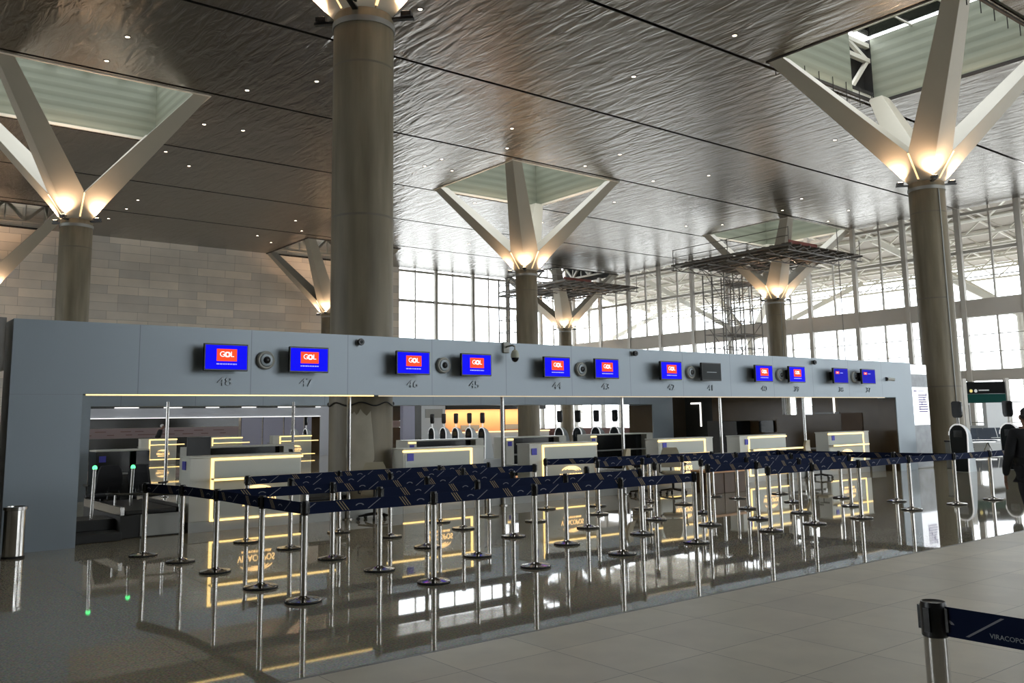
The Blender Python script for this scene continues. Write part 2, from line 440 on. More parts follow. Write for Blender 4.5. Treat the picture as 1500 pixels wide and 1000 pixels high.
# back wall: stone panels on the left, glass on the right
mb = MB(); mb.box(XL, YW, 0, 40.85, YW + .4, 17.2); structure(mb.build('wall_back', 'stone'))
mb = MB(); mb.box(XL - .4, YB, 0, XL, 20, 16); structure(mb.build('wall_left', 'plainwall'))
mb = MB(); mb.box(XL - .4, 20, 0, XL, YW, .75); structure(mb.build('wall_left', 'plainwall'))
mb = MB(); mb.box(XL, YB - .4, 0, XW, YB, .75); structure(mb.build('wall_front', 'plainwall'))
mb = MB(); mb.box(XL, YB - .4, .75, 14, YB, 16); structure(mb.build('wall_front', 'plainwall'))
# glass walls
def glazed_wall(name, axis, const, a0, a1, thick, thin, rails, z0, z1):
    """curtain wall: heavy posts, light posts, rails and one glass sheet"""
    P = (lambda u, d, z: (const + d, u, z)) if axis == 'x' else (lambda u, d, z: (u, const + d, z))
    def bx(mbx, u0, u1, d0, d1, za, zb):
        p, q = P(u0, d0, za), P(u1, d1, zb)
        mbx.box(min(p[0], q[0]), min(p[1], q[1]), za, max(p[0], q[0]), max(p[1], q[1]), zb)
    root = bpy.data.objects.new(name, None); COL.objects.link(root); root['kind'] = 'structure'
    root.location = P((a0 + a1) / 2, 0, 0)
    g = MB(); bx(g, a0, a1, .02, .035, z0, z1); g.build('pane', 'glass', root)
    for t in thick:
        m_ = MB(); bx(m_, t - .15, t + .15, -.42, -.12, z0, z1); bx(m_, t + .25, t + .34, -.10, .12, z0, z1); m_.build('post', 'mullion', root)
    for t in thin:
        m_ = MB(); bx(m_, t - .05, t + .05, -.06, .12, z0, z1); m_.build('mullion', 'mullion', root)
    for z, hgt in rails:
        m_ = MB(); bx(m_, a0, a1, -.07, .12, z - hgt / 2, z + hgt / 2); m_.build('rail', 'mullion', root)
    return root
th = [24.0 + 3.88 * k for k in range(-10, 12)]
tn = [t + 1.94 for t in th]
glazed_wall('window_1', 'x', XW, YB, YW, [t for t in th if t < 67], [t for t in tn if t < 67], [(12.35, .22), (14.95, .2), (6.75, .05), (10.6, .05), (5.6, .05), (2.3, .06)], .75, H)
glazed_wall('window_2', 'y', YW, 40.85, XW, [44.55, 48.7, 52.85, 57.], [42.5, 46.6, 50.75, 54.9, 58.9], [(12.4, .22), (15.1, .2), (6.75, .06)], .75, H)
mb = MB(); mb.box(XW - .35, YB, 7.95, XW + .4, YW, 9.08); structure(mb.build('wall_right', 'beamc'))
mb = MB(); mb.box(XW - .35, YB, 3.73, XW + .4, YW, 4.43); structure(mb.build('wall_right', 'beamc'))
mb = MB(); mb.box(XW - .15, YB, 0, XW + .25, YW, .75); structure(mb.build('wall_right', 'redbase'))
mb = MB(); mb.box(40.85, YW - .15, 0, XW, YW + .25, .75); structure(mb.build('wall_back', 'redbase'))
glazed_wall('window_added_left', 'x', XL, 20, YW, [22 + 3.88 * k for k in range(12)], [], [(12.35, .22), (8.4, 1.0), (4.1, .6)], .75, H)  # unseen glazing added on the far left to light the back wall
glazed_wall('window_added_front', 'y', YB, 14, XW, [16 + 3.88 * k for k in range(12)], [], [(12.35, .22), (8.4, 1.0), (4.1, .6)], .75, H)  # unseen glazing added behind the camera to light the gantry front
# outside: apron
mb = MB(); mb.box(-200, YB - .5, -.3, XL - .5, 200, -.1); structure(mb.build('ground', 'apron'))
mb = MB(); mb.box(-200, -160, -.3, XW + .5, YB - .5, -.1); structure(mb.build('ground', 'apron'))
mb = MB(); mb.box(XW + .5, -60, -.3, 260, 200, -.1); structure(mb.build('ground', 'apron'))
mb = MB(); mb.box(-60, YW + .5, -.3, XW + .5, 200, -.1); structure(mb.build('ground', 'apron'))
# outside canopy beyond the right glass wall
can = thing('entrance_canopy', 'deep outdoor roof canopy with white zigzag trusses outside the glass wall', 'canopy', (70, 30, 0))
mb = MB()
mb.hexa([(61.2, -20, 15.9), (76.6, -20, 13.9), (76.6, 72, 13.9), (61.2, 72, 15.9), (61.2, -20, 16.2), (76.6, -20, 14.2), (76.6, 72, 14.2), (61.2, 72, 16.2)])
mb.build('roof_deck', 'roofdeck', can)
for k in range(6):
    x = 61.6 + k * 3.; zt = 15.9 - (x - 61.2) * .13
    m_ = MB(); m_.bar((x, -20, zt - .1), (x, 72, zt - .1), .16); m_.bar((x, -20, zt - 1.25), (x, 72, zt - 1.25), .16)
    y = -20.
    while y < 72:
        m_.bar((x, y, zt - .1), (x, y + 1.5, zt - 1.25), .09); m_.bar((x, y + 1.5, zt - 1.25), (x, y + 3, zt - .1), .09); y += 3.
    m_.build('truss', 'truss', can)
for k in range(24):
    y = -18. + k * 3.88
    m_ = MB(); m_.bar((61.4, y, 15.75), (76.4, y, 13.8), .14); m_.build('purlin', 'truss', can)
for k in range(4):
    y = 4 + k * 23.5
    m_ = MB(); m_.tube([(68, y, -.1), (68, y, 9.)], .3, 10, 0)
    for dx, dy in ((-5, -8), (-5, 8), (6, -8), (6, 8)):
        m_.bar((68, y, 8.6), (68 + dx, y + dy, 14.1 - .13 * dx), .42)
    m_.build('branching_column', 'truss', can)

# ------------------------------------------------------------------ columns with four arms and the skylights over them
def column(key, cx, cy, near, label, glow=1., floodn=4):
    hx = min(CX, key=lambda q: abs(q - cx)); hy = min(CY, key=lambda q: abs(q - cy))
    hole = [v for k, v in HOLE.items() if k[0] < cy < k[1]][0]
    t = thing('branching_column', label, 'column', (cx, cy, 0), 0, 'concrete columns with four steel arms')
    r = .63; zt = 10.22
    MB().lathe([(r, 0), (r, zt - .05), (r - .03, zt)], (cx, cy, 0), 40).build('shaft', 'concrete', t)
    m_ = MB().lathe([(r - .02, zt - .32), (r + .025, zt - .32), (r + .025, zt - .2), (r - .02, zt - .2)], (cx, cy, 0), 40, ring=True)
    m_.build('cap_ring', 'steelgrey', t)
    for sx in (-1, 1):
        for sy in (-1, 1):
            ex = hx + sx * 3.93; ey = (hole[1] if sy > 0 else hole[0])
            # square box section, sides square to the hall: wide where the four arms part, slimmer at the ceiling
            dx, dy = ex + sx * .06 - cx, ey + sy * .06 - cy
            def sq(i0, i1, z): return [(cx + sx * i0[0], cy + sy * i0[1], z), (cx + sx * i1[0], cy + sy * i0[1], z), (cx + sx * i1[0], cy + sy * i1[1], z), (cx + sx * i0[0], cy + sy * i1[1], z)]
            Dx, Dy = abs(dx), abs(dy); za, zb = zt - .02, H + .06; k = .205
            ox, oy = .44 + (Dx - .44) * k, .44 + (Dy - .44) * k
            vs = sq((.012, .012), (.44, .44), za) + sq((.03, .03), (ox, oy), za + (zb - za) * k) + sq((Dx - .64, Dy - .64), (Dx, Dy), zb)
            fs = [(3, 2, 1, 0), (8, 9, 10, 11)]
            for b0 in (0, 4):
                for i in range(4): fs.append((b0 + i, b0 + (i + 1) % 4, b0 + 4 + (i + 1) % 4, b0 + 4 + i))
            MB().add(vs, fs).build('arm', 'arm', t, smooth=False, bevel=.015)
    for i in range(4):         # string of small lights up each seam between two arms
        a = i * PI / 2; o = Vector((math.cos(a), math.sin(a), 0))
        MB().bar(Vector((cx, cy, zt + .1)) + o * .52, Vector((cx, cy, zt + .98)) + o * 1.135, .06, .03).build('seam_light', 'ledsoft', t)
    # floodlights standing on the cap between the arms, pointing up
    for i in range(4):
        a = PI / 4 + i * PI / 2
        c = Vector((cx + math.cos(a) * .66, cy + math.sin(a) * .66, zt - .02))
        o = Vector((math.cos(a), math.sin(a), 0)); s = Vector((-o.y, o.x, 0))
        m_ = MB()
        m_.bar(c - o * .1 + Vector((0, 0, -.04)), c + o * .42 + Vector((0, 0, -.04)), .12, .05)
        m_.hexa([c + o * x + s * y + Vector((0, 0, z)) for z in (0, .09) for x, y in ((.16, -.1), (.38, -.1), (.38, .1), (.16, .1))])
        fl = m_.build('floodlight', 'black', t)
        l_ = MB(); l_.hexa([c + o * x + s * y + Vector((0, 0, z)) for z in (.091, .1) for x, y in ((.19, -.08), (.35, -.08), (.35, .08), (.19, .08))])
        l_.build('lens', 'flood', fl)
        ld = bpy.data.lights.new('column_uplight', 'SPOT'); ld.energy = 650 * glow; ld.color = (1., .66, .42); ld.spot_size = math.radians(120); ld.spot_blend = .8; ld.shadow_soft_size = .08
        lo_ = bpy.data.objects.new('column_uplight', ld); COL.objects.link(lo_)
        lo_.location = c + o * .29 + Vector((0, 0, .17)); lo_.rotation_euler = (Vector((0, 0, 1)) - o * .1).to_track_quat('-Z', 'Y').to_euler()
    if near:
        m_ = MB(); a = -2.0
        m_.tube([(cx + math.cos(a) * .65, cy + math.sin(a) * .65, 0.02), (cx + math.cos(a) * .65, cy + math.sin(a) * .65, zt - .35)], .022, 6); m_.build('conduit', 'steelgrey', t)
    return t
column('A', 8.3, 39.9, 0, 'concrete column rising over the left end of the check-in gantry, four cream arms')
colB = column('B', 8.72, 16.03, 0, 'thick nearest concrete column passing behind the gantry, top cut off by frame')
m_ = MB(); rnd = random.Random(2); n = 14; vs = []; a0 = math.atan2(-16.03, -8.72)
for i in range(n + 1):
    a = a0 + math.radians(-26 + 50 * i / n) ; e_ = math.sin(PI * i / n)
    zl, zh = .55 + .5 * (1 - e_) + rnd.uniform(-.06, .06), 1.2 + .72 * min(1., e_ * 2.2) + rnd.uniform(-.07, .07)
    for r_ in (.632, .637):
        for z in (zl, zh): vs.append((8.72 + r_ * math.cos(a), 16.03 + r_ * math.sin(a), z))
fs = [(0, 1, 3, 2), (4 * n, 4 * n + 2, 4 * n + 3, 4 * n + 1)]
for i in range(n):
    o = 4 * i; fs += [(o + 2, o + 3, o + 7, o + 6), (o, o + 4, o + 5, o + 1), (o + 1, o + 5, o + 7, o + 3), (o, o + 2, o + 6, o + 4)]
m_.add(vs, fs).build('plaster_patch', 'plaster', colB)
MB().tube([(8.72 + .65 * math.cos(a0 + math.radians(q)), 16.03 + .65 * math.sin(a0 + math.radians(q)), 2.08 + .035 * math.cos(q * .13)) for q in range(-100, 101, 6)], .014, 6).build('hanging_cable', 'black', colB)
column('C', 32.3, 39.7, 0, 'concrete column with four cream arms in the middle of the hall')
column('D', 32.4, 16.0, 1, 'tall concrete column right of the gantry end, arms under open skylight')
column('E', 56.4, 39.85, 1, 'distant concrete column with a scaffold deck around its arms')
column('F', 57.0, 64.3, 0, 'small far concrete column before the back window under a scaffold deck')
column('G', 32.1, 64.3, 0, 'far concrete column before the stone wall, half hidden by nearest column')
column('H', 8.2, 64.3, 0, 'far concrete column at left picture edge, only one arm showing')

def skylight(i, j, name_label, kind):
    cx = CX[i]; hole = [v for k, v in HOLE.items() if k[0] < CY[j] < k[1]][0]
    x0, x1 = cx - 3.93, cx + 3.93; y0, y1 = hole; zt = 18.3
    t = thing('skylight_shaft', name_label, 'skylight', ((x0 + x1) / 2, (y0 + y1) / 2, H), 0, 'square skylight shafts over the columns')
    w = .1
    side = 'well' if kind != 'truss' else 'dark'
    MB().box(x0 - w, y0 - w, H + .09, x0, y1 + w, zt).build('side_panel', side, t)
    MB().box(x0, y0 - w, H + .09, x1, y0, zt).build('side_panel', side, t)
    if kind == 'open':      # panels still missing beside the far corner
        MB().box(x1, y0 - w, H + .09, x1 + w, y1 + w, zt).build('side_panel', side, t)
        MB().box(x0, y1, H + .09, x1 - 1.9, y1 + w, zt).build('side_panel', side, t)
        MB().box(x1 - 1.9, y1 + .5, H + .09, x1, y1 + .6, zt).build('back_panel', 'dark', t)
        MB().box(x1 + .001, y1 + .101, H + .09, x1 + .1, y1 + .6, zt).build('back_panel', 'dark', t)
        m_ = MB(); m_.bar((x1 - 1.8, y1 + .25, H + .2), (x1 - .1, y1 + .25, H + 2.), .16); m_.bar((x1 - .1, y1 + .25, H + 2.), (x1 - 1.8, y1 + .25, zt - .3), .16)
        for z in (H + .3, H + 2., zt - .3): m_.bar((x1 - 1.9, y1 + .25, z), (x1, y1 + .25, z), .2)
        m_.build('truss', 'truss', t)
        for q in range(8):
            for yy in (y0 + .05, y1 - .05):
                MB().tube([(x0 + .4 + q * 1., yy, H - .45), (x0 + .4 + q * 1., yy, H + .4)], .02, 6).build('hanger_rod', 'dark', t)
    else:
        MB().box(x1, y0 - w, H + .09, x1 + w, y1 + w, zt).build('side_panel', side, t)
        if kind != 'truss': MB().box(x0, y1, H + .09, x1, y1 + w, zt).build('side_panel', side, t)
    if kind == 'truss':
        for (p, q) in (((x0 + .15, y1 - .25), (x1 - .15, y1 - .25)), ((x1 - .2, y0 + .1), (x1 - .2, y1 - .2))):
            p = Vector((*p, 0)); q = Vector((*q, 0)); m_ = MB()
            for z in (H + .45, H + 1.75): m_.bar(p + Vector((0, 0, z)), q + Vector((0, 0, z)), .16)
            for k in range(6):
                a = p + (q - p) * k / 6; b = p + (q - p) * (k + 1) / 6
                za, zb = (H + .45, H + 1.75) if k % 2 else (H + 1.75, H + .45)
                m_.bar(a + Vector((0, 0, za)), b + Vector((0, 0, zb)), .2)
                m_.bar(b + Vector((0, 0, H + .45)), b + Vector((0, 0, H + 1.75)), .09)
            m_.build('truss', 'truss', t)
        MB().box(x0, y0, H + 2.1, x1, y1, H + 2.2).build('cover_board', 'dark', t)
    else:
        MB().box(x0, y0, zt, x1, y1, zt + .03).build('glazing', 'glass', t)
        for k in range(1, 5):
            MB().box(x0 + k * 1.572 - .06, y0, zt - .12, x0 + k * 1.572 + .06, y1, zt - .01).build('glazing_bar', 'truss', t)
        for k in range(1, 4):
            MB().box(x0, y0 + k * 1.87 - .03, zt - .08, x1, y0 + k * 1.87 + .03, zt - .01).build('cross_bar', 'truss', t)
    # pale rim round the opening
    m_ = MB()
    for (a, b, c, d) in ((x0 - .06, y0 - .06, x1 + .06, y0 + .04), (x0 - .06, y1 - .04, x1 + .06, y1 + .06), (x0 - .06, y0, x0 + .04, y1), (x1 - .04, y0, x1 + .06, y1)):
        m_.box(a, b, H - .04, c, d, H + .085)
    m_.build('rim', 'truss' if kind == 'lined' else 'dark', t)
skylight(0, 1, 'pale green lined skylight shaft above the left-hand column arms', 'lined')
skylight(1, 1, 'square lined skylight shaft above the middle column', 'lined')
skylight(2, 1, 'distant lined skylight shaft above the scaffolded right column', 'lined')
skylight(0, 0, 'skylight shaft above the thick nearest column, outside the frame', 'lined')
skylight(1, 0, 'unfinished skylight shaft with hanging rods above the tall right column', 'open')
skylight(0, 2, 'dark skylight shaft with white truss at far left by the stone wall', 'truss')
skylight(1, 2, 'dark skylight shaft with white truss above stone wall beside nearest column', 'truss')
skylight(2, 2, 'dark skylight shaft with white truss above far scaffold deck', 'truss')

# recessed downlights
DL = [(7.94, 31.79), (7.9, 34.44), (13.29, 34.3), (15.16, 31.75), (13.34, 39.52), (15.1, 39.35), (13.23, 44.74), (15.01, 46.62), (14.94, 55.7), (14.79, 61.89), (25.17, 55.64), (25.2, 31.84), (26.92, 34.43), (25.27, 37.92), (25.23, 39.51), (26.96, 39.44), (32.27, 44.72), (32.38, 31.89), (32.36, 34.53), (37.76, 34.56), (39.52, 39.55), (39.68, 55.77), (25.34, 19.0), (39.51, 31.92), (48.8, 32.12), (54.33, 32.22), (56.23, 34.98), (48.93, 41.79), (50.77, 40.01), (50.55, 34.78), (26.93, 58.46), (24.99, 61.77), (26.82, 63.61), (15.1, 23.9), (25.2, 23.9), (39.5, 23.9), (39.5, 46.7), (15.0, 58.4), (48.8, 23.9)]
def mk_downlight(x, y):
    t = thing('ceiling_downlight', '', 'ceiling light', (x, y, H), 0, 'recessed ceiling downlights')
    MB().lathe([(.075, -.012), (.125, -.012), (.125, .02), (.075, .02)], (x, y, H), 16, ring=True).build('trim_ring', 'black', t)
    MB().lathe([(.001, -.010), (.074, -.010), (.074, .0), (.001, .0)], (x, y, H), 16).build('lens', 'lamp', t)
    return t
strips = {}
for x, y in DL:
    k = [i for i in range(len(G) - 1) if G[i] <= y < G[i + 1]][0]; strips.setdefault(k, []).append((x, y))
SN = {5: 'the strip just beyond the tall right column', 6: 'the strip before the middle skylight', 7: 'the strip with the middle skylight', 8: 'the strip behind the middle skylight', 9: 'the last strip but one', 10: 'the last strip by the back wall', 4: 'the strip over the check-in gantry'}
first = None
for k, pts in sorted(strips.items()):
    pts.sort(key=lambda q: math.atan2(q[0], q[1]))
    for i, (x, y) in enumerate(pts):
        lab = f'small round lit downlight, {ORD[i + 1]} from left in {SN[k]}'
        if first is None: first = mk_downlight(x, y); first['label'] = lab
        else: dup(first, (x, y, H), label=lab)

# ------------------------------------------------------------------ check-in gantries
def gantry(name, label, x0, x1, y0, y1, pl, pr, zb, zt, m='gantry', led=True, numbers=False, pillar_m=None):
    t = thing(name, label, 'check-in gantry', ((x0 + x1) / 2, (y0 + y1) / 2, 0))
    MB().box(x0, y0, zb, x1, y1, zt).build('fascia', m, t)
    MB().box(x0, y0, 0, pl, y1, zb).build('pillar', m, t)
    MB().box(pr - .012, y0 + .03, 0, pr - .0005, y1, zb - .03).build('reveal_lining', 'endwall', t)
    MB().box(pr, y0, 0, x1, y1, zb).build('pillar', m, t)
    if led:
        MB().box(pl + .05, y0 + .012, zb - .02, pl + 4.9, y0 + .035, zb - .002).build('light_strip', 'led', t)
        MB().box(pl + 5., y0 + .012, zb - .022, pr - .6, y0 + .03, zb - .002).build('light_strip', 'ledfaint', t)
    return t
YG = 14.4
gan = gantry('check_in_gantry', 'long blue-grey gantry with twelve screens spanning the check-in counters', 2.24, 27.2, YG, YG + .6, 3.2, 26.19, 2.215, 3.29)
XN = [5.29, 6.72]
NUM = ['48', '47', '46', '45', '44', '43', '42', '41', '40', '39', '38', '37']
for k in range(6):
    for j in range(2):
        m_ = MB(); x = XN[j] + 3.58 * k + .04
        text_bm(m_, NUM[2 * k + j], .2, lambda u, v, w, x=x: (x + u * 1.25, YG - .012 - w, 2.42 + v), .012)
        m_.build('counter_number', 'numeral', gan)
MB().box(2.24, YG - .004, 2.205, 3.2, YG, 2.213).build('panel_joint', 'numeral', gan)
gantry('check_in_gantry', 'plain rear gantry of the same island seen through the opening', 4.2, 25.6, 22.9, 24.1, 5.28, 24.5, 2.2, 3.29, led=False)
gan2 = gantry('check_in_gantry', 'distant second gantry behind the lit counters at left', 8.6, 22.5, 44., 45.0, 9.6, 21.5, 2.05, 3.25, m='farpanel_lit', led=False)
MB().box(9.6, 43.97, 2.04, 21.5, 43.999, 2.06).build('light_strip', 'ledwhite', gan2)
MB().box(9.6, 43.97, 2.53, 21.5, 43.999, 2.555).build('light_strip', 'ledwhite', gan2)
# neighbouring gantry at the left picture edge
nb = thing('steel_gantry', 'glossy steel neighbouring gantry cut off by the left frame edge', 'check-in gantry', (-2, 14.9, 0))
MB().box(-9, 14.6, 2.55, 2.18, 15.2, 3.32).build('fascia', 'steel', nb)
MB().box(-9, 14.95, 0, 2.18, 15.15, 2.55).build('back_panel', 'endwall2', nb)
# end wall of the island, dark brown gloss, with a window, a niche and a door
ew = thing('island_end_wall', 'dark brown glossy end wall inside the gantry, with small bright windows', 'partition', (26.4, 19, 0))
m_ = MB()
segs = [(15.02, 17.41, 0, 3.25), (17.41, 18.57, 0, 1.735), (17.41, 18.57, 2.6, 3.25), (18.57, 21.6, 0, 3.25), (22.901, 24.6, 0, 3.25)]
for a, b, c, d in segs: m_.box(26.3, a, c, 26.5, b, d)
m_.box(26.3, 17.80, 1.735, 26.5, 17.99, 2.6)
m_.build('wall_panel', 'endwall', ew)
m_ = MB(); m_.box(26.3, 21.6, 0, 26.5, 22.9, 3.25); m_.build('wall_panel', 'endwall2', ew)
MB().box(26.38, 17.41, 1.735, 26.4, 18.57, 2.6).build('window_pane', 'glass', ew)
m_ = MB(); m_.box(26.27, 15.61, 1.2, 26.3, 16.35, 1.76); m_.build('niche_panel', 'wood', ew)
MB().box(26.26, 16.4, 1.74, 26.3, 18.0 - .7, 1.8).build('ledge', 'endwall2', ew)
m_ = MB(); m_.box(26.27, 22.15, 2.18, 26.3, 22.6, 2.24); m_.box(26.27, 22.12, 1.35, 26.3, 22.17, 2.24); m_.build('lit_door_edge', 'ledwhite', ew)
m_ = MB(); m_.box(26.26, 16.55, 1.75, 26.3, 16.6, 2.3); m_.build('strip_light', 'ledwhite', ew)
def part_label(o, l): o['label'] = l
tv = MB().box(26.2, 18.9, 1.15, 26.28, 19.5, 1.55).build('wall_monitor', 'gloss_black'); tag(tv, 'black monitor on the brown end wall above counter 40', 'monitor')
cb_ = MB().box(25.5, 19.9, 0, 26.25, 21.2, 1.55).build('tall_cabinet', 'gloss_black', bevel=.01); tag(cb_, 'black cabinet against the dark end wall left of the wall monitor', 'cabinet')

# posts inside the island
def mk_post(x, y, h):
    t = thing('steel_post', '', 'post', (x, y, 0), 0, 'thin steel posts inside the check-in island')
    MB().tube([(x, y, .02), (x, y, h)], .038, 10).build('tube', 'steel', t)
    MB().lathe([(.09, 0), (.09, .02), (.04, .03)], (x, y, 0), 14).build('foot_plate', 'steel', t)
    return t
for i, x in enumerate((7.83, 11.37, 14.87, 18.39, 22.03)):
    t = mk_post(x, 14.85, 2.21); t['label'] = f'thin steel post under the front gantry, {ORD[i + 1]} from left'
for i, x in enumerate((7.0, 10.3)):
    t = mk_post(x, 22.7, 2.3); t['label'] = f'thin steel post before the rear gantry, {ORD[i + 1]} from left'

# information screens
def screen(i, x):
    k = i // 2
    num = NUM[i]
    dark = num == '41'; dim = num in ('38', '37')
    z0, z1, w = 2.585, 3.02, .72; y = 14.13
    t = thing('information_screen', ('switched-off dark grey' if dark else 'lit blue') + f' screen hanging on the gantry above number {num}', 'screen', (x + w / 2, YG - .15, z0), 0, 'screens on the front gantry')
    MB().box(x, y, z0, x + w, y + .06, z1).build('housing', 'black', t, bevel=.006)
    dsp = MB().box(x + .02, y - .003, z0 + .025, x + w - .02, y - .0005, z1 - .025).build('display', 'screenoff' if dark else ('screenblue2' if dim else 'screenblue'), t)
    MB().box(x + .22, y + .06, z0 + .1, x + w - .22, YG - .001, z1 - .1).build('wall_bracket', 'black', t)
    F = lambda cx, cz: (lambda u, v, q: (cx + u, y - .006 - q, cz + v))
    cx = x + w / 2
    if dark:
        MB().box(x + .18, y - .006, z0 + .2, x + w - .18, y - .0035, z0 + .212).build('screen_line', 'numeral', dsp); return t
    if dim:
        MB().box(x + .1, y - .006, z1 - .17, x + .27, y - .0035, z1 - .10).build('logo_panel', 'screenred', dsp)
        m_ = MB(); text_bm(m_, 'GOL', .05, F(x + .185, z1 - .135), .001); m_.build('logo_lettering', 'screenwhite', dsp)
        MB().box(x + .32, y - .006, z1 - .15, x + .45, y - .0035, z1 - .135).build('caption', 'screentxt', dsp)
        return t
    lp = MB().box(x + .20, y - .006, z0 + .155, x + .53, y - .0035, z1 - .085).build('logo_panel', 'screenred', dsp)
    # wordmark: G, two interlocking rings, L
    m_ = MB(); cz = (z0 + .155 + z1 - .085) / 2 + .01; cx = x + .365
    text_bm(m_, 'G', .125, F(cx - .075, cz), .002); text_bm(m_, 'L', .125, F(cx + .088, cz), .002)
    for dx in (.0, .02):
        n = 22
        for a in range(n):
            t0, t1 = 2 * PI * a / n, 2 * PI * (a + 1) / n
            q = [(cx + dx + r_ * math.cos(tt), cz + r_ * math.sin(tt)) for tt in (t0, t1) for r_ in (.030, .043)]
            m_.hexa([(px, y - .0085, pz) for px, pz in (q[0], q[2], q[3], q[1])] + [(px, y - .0065, pz) for px, pz in (q[0], q[2], q[3], q[1])])
    m_.build('logo_lettering', 'screenwhite', dsp)
    m_ = MB()
    rnd = random.Random(i)
    u = x + .2
    while u < x + .52:
        l_ = rnd.uniform(.015, .05); m_.box(u, y - .006, z0 + .10, min(u + l_, x + .53), y - .0035, z0 + .118); u += l_ + .01
    m_.build('caption', 'screentxt', dsp)
    return t
for k in range(6):
    screen(2 * k, 4.89 + 3.52 * k); screen(2 * k + 1, 6.33 + 3.52 * k)
RX = Matrix.Rotation(PI / 2, 3, 'X')     # lathe axis towards -y
def speaker(k):
    x = 6.01 + 3.58 * k; z = 2.79
    t = thing('wall_speaker', f'round grey loudspeaker between screens {NUM[2 * k]} and {NUM[2 * k + 1]}', 'speaker', (x, YG, z - .15), 0, 'round loudspeakers on the gantry')
    MB().lathe([(.15, 0), (.155, .05), (.14, .075), (.125, .07)], (x, YG, z), 28, mtx=RX).build('rim', 'speaker', t)
    MB().lathe([(.12, .06), (.10, .085), (.062, .09), (.058, .08)], (x, YG, z), 28, mtx=RX).build('grille', 'numeral', t)
    MB().lathe([(.058, .08), (.055, .10), (.03, .115), (.002, .12)], (x, YG, z), 24, mtx=RX).build('cone', 'black', t)
for k in range(6): speaker(k)
def bullet_cam(x, z, label):
    t = thing('security_camera', label, 'camera', (x, YG, z), 0, 'small cameras on the gantry')
    MB().lathe([(.055, 0), (.055, .03), (.03, .04)], (x, YG, z), 16, mtx=RX).build('mount', 'speaker', t)
    b = MB().lathe([(.03, .03), (.06, .045), (.065, .09), (.055, .11)], (x, YG, z), 16, mtx=RX).build('housing', 'black', t)
    MB().lathe([(.03, .1095), (.028, .12), (.002, .125)], (x, YG, z), 14, mtx=RX).build('lens', 'screenoff', b)
bullet_cam(7.78, 3.165, 'small black round camera on gantry top edge left of screen 46')
bullet_cam(14.83, 3.185, 'small black round camera on gantry top edge beyond screen 43')
bullet_cam(21.9, 3.165, 'small black round camera on gantry top edge beyond screen 39')
t = thing('security_camera', 'small pale bullet camera alone at the right end of the gantry', 'camera', (25.75, YG, 2.76))
MB().box(25.68, YG - .03, 2.70, 25.76, YG, 2.82).build('mount', 'black', t)
MB().tube([(25.72, YG - .05, 2.76), (25.9, YG - .16, 2.74)], .045, 12).build('housing', 'white', t)
t = thing('dome_camera', 'pan-tilt dome camera hanging from a bracket on the middle of gantry', 'camera', (11.15, YG, 3.1))
MB().box(11.05, YG - .05, 3.08, 11.2, YG, 3.3).build('bracket_plate', 'speaker', t, bevel=.008)
MB().tube([(11.12, YG - .04, 3.2), (11.13, YG - .22, 3.22), (11.14, YG - .3, 3.19), (11.14, YG - .3, 3.12)], .02, 8).build('arm', 'steelgrey', t)
MB().lathe([(.02, 3.13), (.06, 3.10), (.085, 3.03), (.085, 2.97), (.08, 2.965)], (11.14, YG - .3, 0), 20).build('housing', 'cam', t)
MB().ball((11.14, YG - .3, 2.965), .076, .076, .09, 18, 10, hi=0.05).build('dome', 'gloss_black', t)

# ------------------------------------------------------------------ counters
ZL = .83
def emblem(t, cx, y, z, s=1.):
    """lit airport emblem: winged arcs over a word"""
    m_ = MB()
    for k, (r_, a0, a1) in enumerate(((.30, 20, 155), (.24, 25, 140), (.18, 30, 120))):
        n = 12
        for i in range(n):
            for tt in (0,):
                A0 = math.radians(a0 + (a1 - a0) * i / n); A1 = math.radians(a0 + (a1 - a0) * (i + 1) / n)
                th0 = .022 * math.sin(PI * i / n) + .004; th1 = .022 * math.sin(PI * (i + 1) / n) + .004
                pts = [(cx + s * (r_ - th0) * math.cos(A0), z + s * .45 * (r_ - th0) * math.sin(A0)), (cx + s * (r_ + th0) * math.cos(A0), z + s * .45 * (r_ + th0) * math.sin(A0)),
                       (cx + s * (r_ + th1) * math.cos(A1), z + s * .45 * (r_ + th1) * math.sin(A1)), (cx + s * (r_ - th1) * math.cos(A1), z + s * .45 * (r_ - th1) * math.sin(A1))]
                m_.hexa([(a, y - .012, b) for a, b in pts] + [(a, y - .001, b) for a, b in pts])
    text_bm(m_, 'VIRACOPOS', .12 * s, lambda u, v, w: (cx + u, y - .005 - w, z - .07 * s + v * 1.25), .004)
    text_bm(m_, 'AEROPORTOS BRASIL', .055 * s, lambda u, v, w: (cx + u, y - .005 - w, z - .175 * s + v), .004)
    m_.build('lit_emblem', 'emblem', t)

